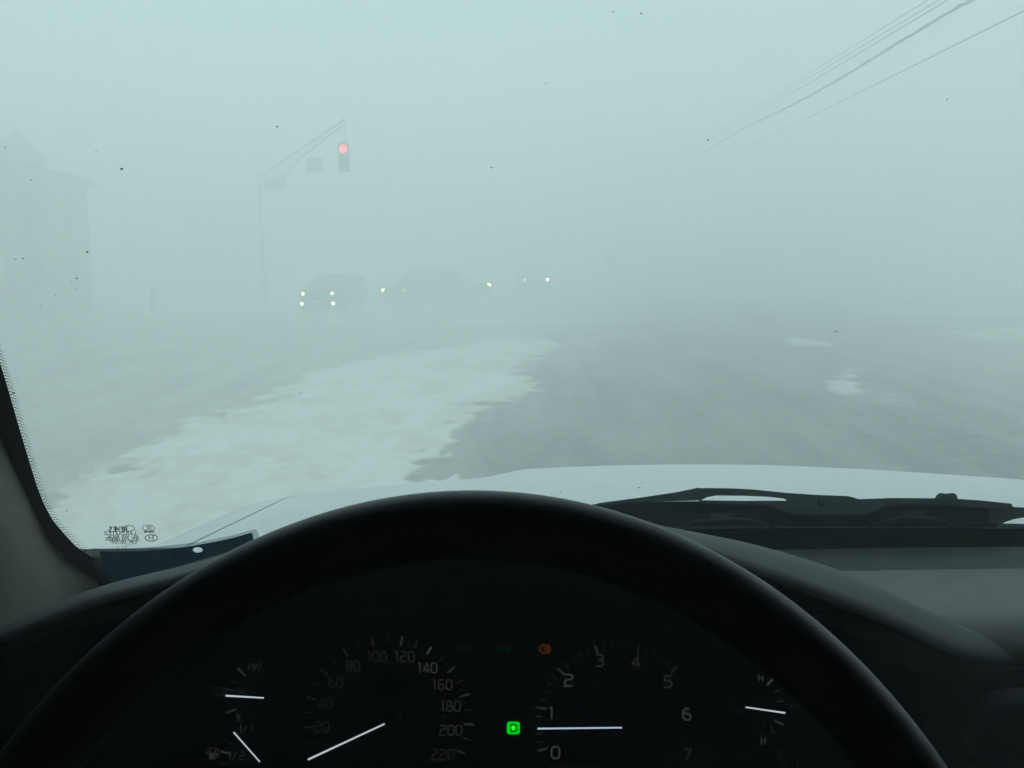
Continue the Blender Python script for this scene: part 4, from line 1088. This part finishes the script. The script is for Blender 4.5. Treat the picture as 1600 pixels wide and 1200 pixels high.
def build_buildings():
    e = P(133, 278, 38.0); hgt = e.z; x1 = e.x; x0 = x1 - 12; y0, y1 = 18.0, 38.0
    root = empty('flat_roofed_building', (x1 - 6, 28.0, 0), 'grey two-storey building with a flat roof and pointed turret at the far left edge', 'building')
    m = MB(); m.box((x0, y0, 0), (x1, y1, hgt - .35)); wl = m.build('wall', WALL, root)
    m = MB(); m.box((x0 - .25, y0 - .25, hgt - .347), (x1 + .25, y1 + .25, hgt)); rf = m.build('roof', ROOFM, root)
    sp = [((x1, yy, zz), .6, .75) for yy in np.arange(20.5, 37, 3.2) for zz in (1.6, 4.0)]
    windows(root, wl, sp, 'x')
    ap = P(25, 201, 36.0); b0 = P(62, 252, 36.0); hw = b0.x - ap.x
    m = MB(); m.box((ap.x - hw * .8, 36.0 - hw * .8, hgt + .003), (ap.x + hw * .8, 36.0 + hw * .8, b0.z)); tw = m.build('turret', WALL, root)
    m = MB(); q = [(ap.x + sx * hw, 36.0 + sy * hw, b0.z + .003) for sx, sy in ((-1, -1), (1, -1), (1, 1), (-1, 1))]
    m.add(q + [tuple(ap)], [(3, 2, 1, 0), (0, 1, 4), (1, 2, 4), (2, 3, 4), (3, 0, 4)]); m.build('turret_roof', ROOFM, tw)
    # gabled house further off
    yy = 60.0; a = P(311, 286, yy); l = P(276, 312, yy); r = P(347, 312, yy); zb = (l.z + r.z) / 2
    root = empty('gabled_house', (a.x, yy + 4, 0), 'faint house with a low gabled roof between the turreted building and the signal pole', 'house')
    xl, xr = l.x + .35, r.x - .35
    m = MB(); m.poly([(xl, 0), (xr, 0), (xr, zb), (a.x, a.z - .2), (xl, zb)], lambda x, z: Vector((x, yy, z)), back=lambda x, z: Vector((x, yy + 8, z))); wl = m.build('wall', WALL, root)
    m = MB()
    for ex, s in ((l, -1), (r, 1)):
        m.add([(ex.x, yy - .3, zb - .05), (a.x, yy - .3, a.z - .05), (a.x, yy + 8.3, a.z - .05), (ex.x, yy + 8.3, zb - .05), (ex.x, yy - .3, zb + .1), (a.x, yy - .3, a.z + .1), (a.x, yy + 8.3, a.z + .1), (ex.x, yy + 8.3, zb + .1)],
              [(0, 1, 2, 3), (7, 6, 5, 4), (0, 4, 5, 1), (2, 6, 7, 3), (3, 7, 4, 0), (1, 5, 6, 2)])
    rf = m.build('roof', ROOFM, root)
    windows(root, wl, [((xl + .25 * (xr - xl), yy, 2.2), .4, .55), ((xl + .75 * (xr - xl), yy, 2.2), .4, .55), ((a.x, yy, 4.4), .35, .5)], 'y')
build_buildings()

# overhead wires along the street, coated in hoar frost
WIRE = M('frosted_wire', (.17, .175, .18), .7, noise=(4, .4))
def build_wires():
    spec = [((1450, 0), (1161, 178), .013, 7.2, .05, 'topmost and leftmost of the frosted wires crossing the upper right sky', 0),
            ((1467, 0), (1163, 182.5), .014, 7.1, .05, 'second thin frosted wire from the top in the bundle at upper right', 0),
            ((1481, 0), (1165, 187), .016, 6.9, .2, 'rough frosted wire just above the thick cable at upper right', .1),
            ((1514, 2), (1150, 208), .032, 6.5, .5, 'thickest ragged frost-coated cable in the wires at upper right', .5),
            ((1600, 17), (1161, 232), .014, 6.1, .05, 'lowest single thin wire, set apart below the thick cable', .15)]
    for i, (a, b, r_, z, rough, lab, sag) in enumerate(spec):
        da, db = ray(*a), ray(*b)
        p = Vector((0, 0, H)) + da * ((z - H) / da.z)
        # second point: the same wire further on, at the same height less a little sag
        q = Vector((0, 0, H)) + db * ((z - .08 - H) / db.z)
        d = (q - p); n = 500
        pts = [p + d * t - Vector((0, 0, 0)) for t in np.linspace(-.35, 2.2, n)]
        for t, pt in zip(np.linspace(-.35, 2.2, n), pts):
            pt.z -= sag * .25 * (math.sin(math.pi * t) ** 2 if 0 < t < 1 else 0.0)
        rs = [r_ * (1 + rough * random.uniform(-.6, .9)) for _ in range(n)]
        if rough > .1:
            pts = [pt + Vector((random.uniform(-1, 1), 0, random.uniform(-1, 1))) * r_ * rough * .7 for pt in pts]
        m = MB(); m.tube(pts, rs, 6)
        tag(m.build('overhead_wire', WIRE, None, smooth=True), lab, 'wire', 'overhead wires along the street')
    for a, b, ya, yb, lab in (((133, 279), (404, 290), 38.2, 40.2, 'faint wire strung from the turreted building to the signal pole'),
                              ((-40, 236), (300, 258), 41, 44, 'very faint high wire passing over the flat roof at far left')):
        A, B = P(*a, ya), P(*b, yb)
        if a[0] < 0: B = P(700, 278, 49)
        pts = [A.lerp(B, t) - Vector((0, 0, .55 * 4 * t * (1 - t) * .5)) for t in np.linspace(0, 1, 40)]
        m = MB(); m.tube(pts, .016, 6)
        tag(m.build('overhead_wire', WIRE, None, smooth=True), lab, 'wire', 'overhead wires along the street')
build_wires()

# ------------------------------------------------------------------ the fog itself: one closed box of even haze
hm = bpy.data.materials.new('fog'); hm.use_nodes = True
ht = hm.node_tree; ht.nodes.remove(ht.nodes['Principled BSDF'])
pv = ht.nodes.new('ShaderNodeVolumePrincipled')
pv.inputs['Density'].default_value = 0.071
pv.inputs['Color'].default_value = (0.965, 0.985, 0.98, 1)
pv.inputs['Anisotropy'].default_value = 0.0
ht.links.new(pv.outputs[0], ht.nodes['Material Output'].inputs['Volume'])
hm.cycles.homogeneous_volume = True
hb = MB(); hb.box((-170, -75, -1.0), (170, 270, 12.5))
tag(hb.build('haze', hm, None), 'even pale fog filling the street', 'fog', kind='stuff')
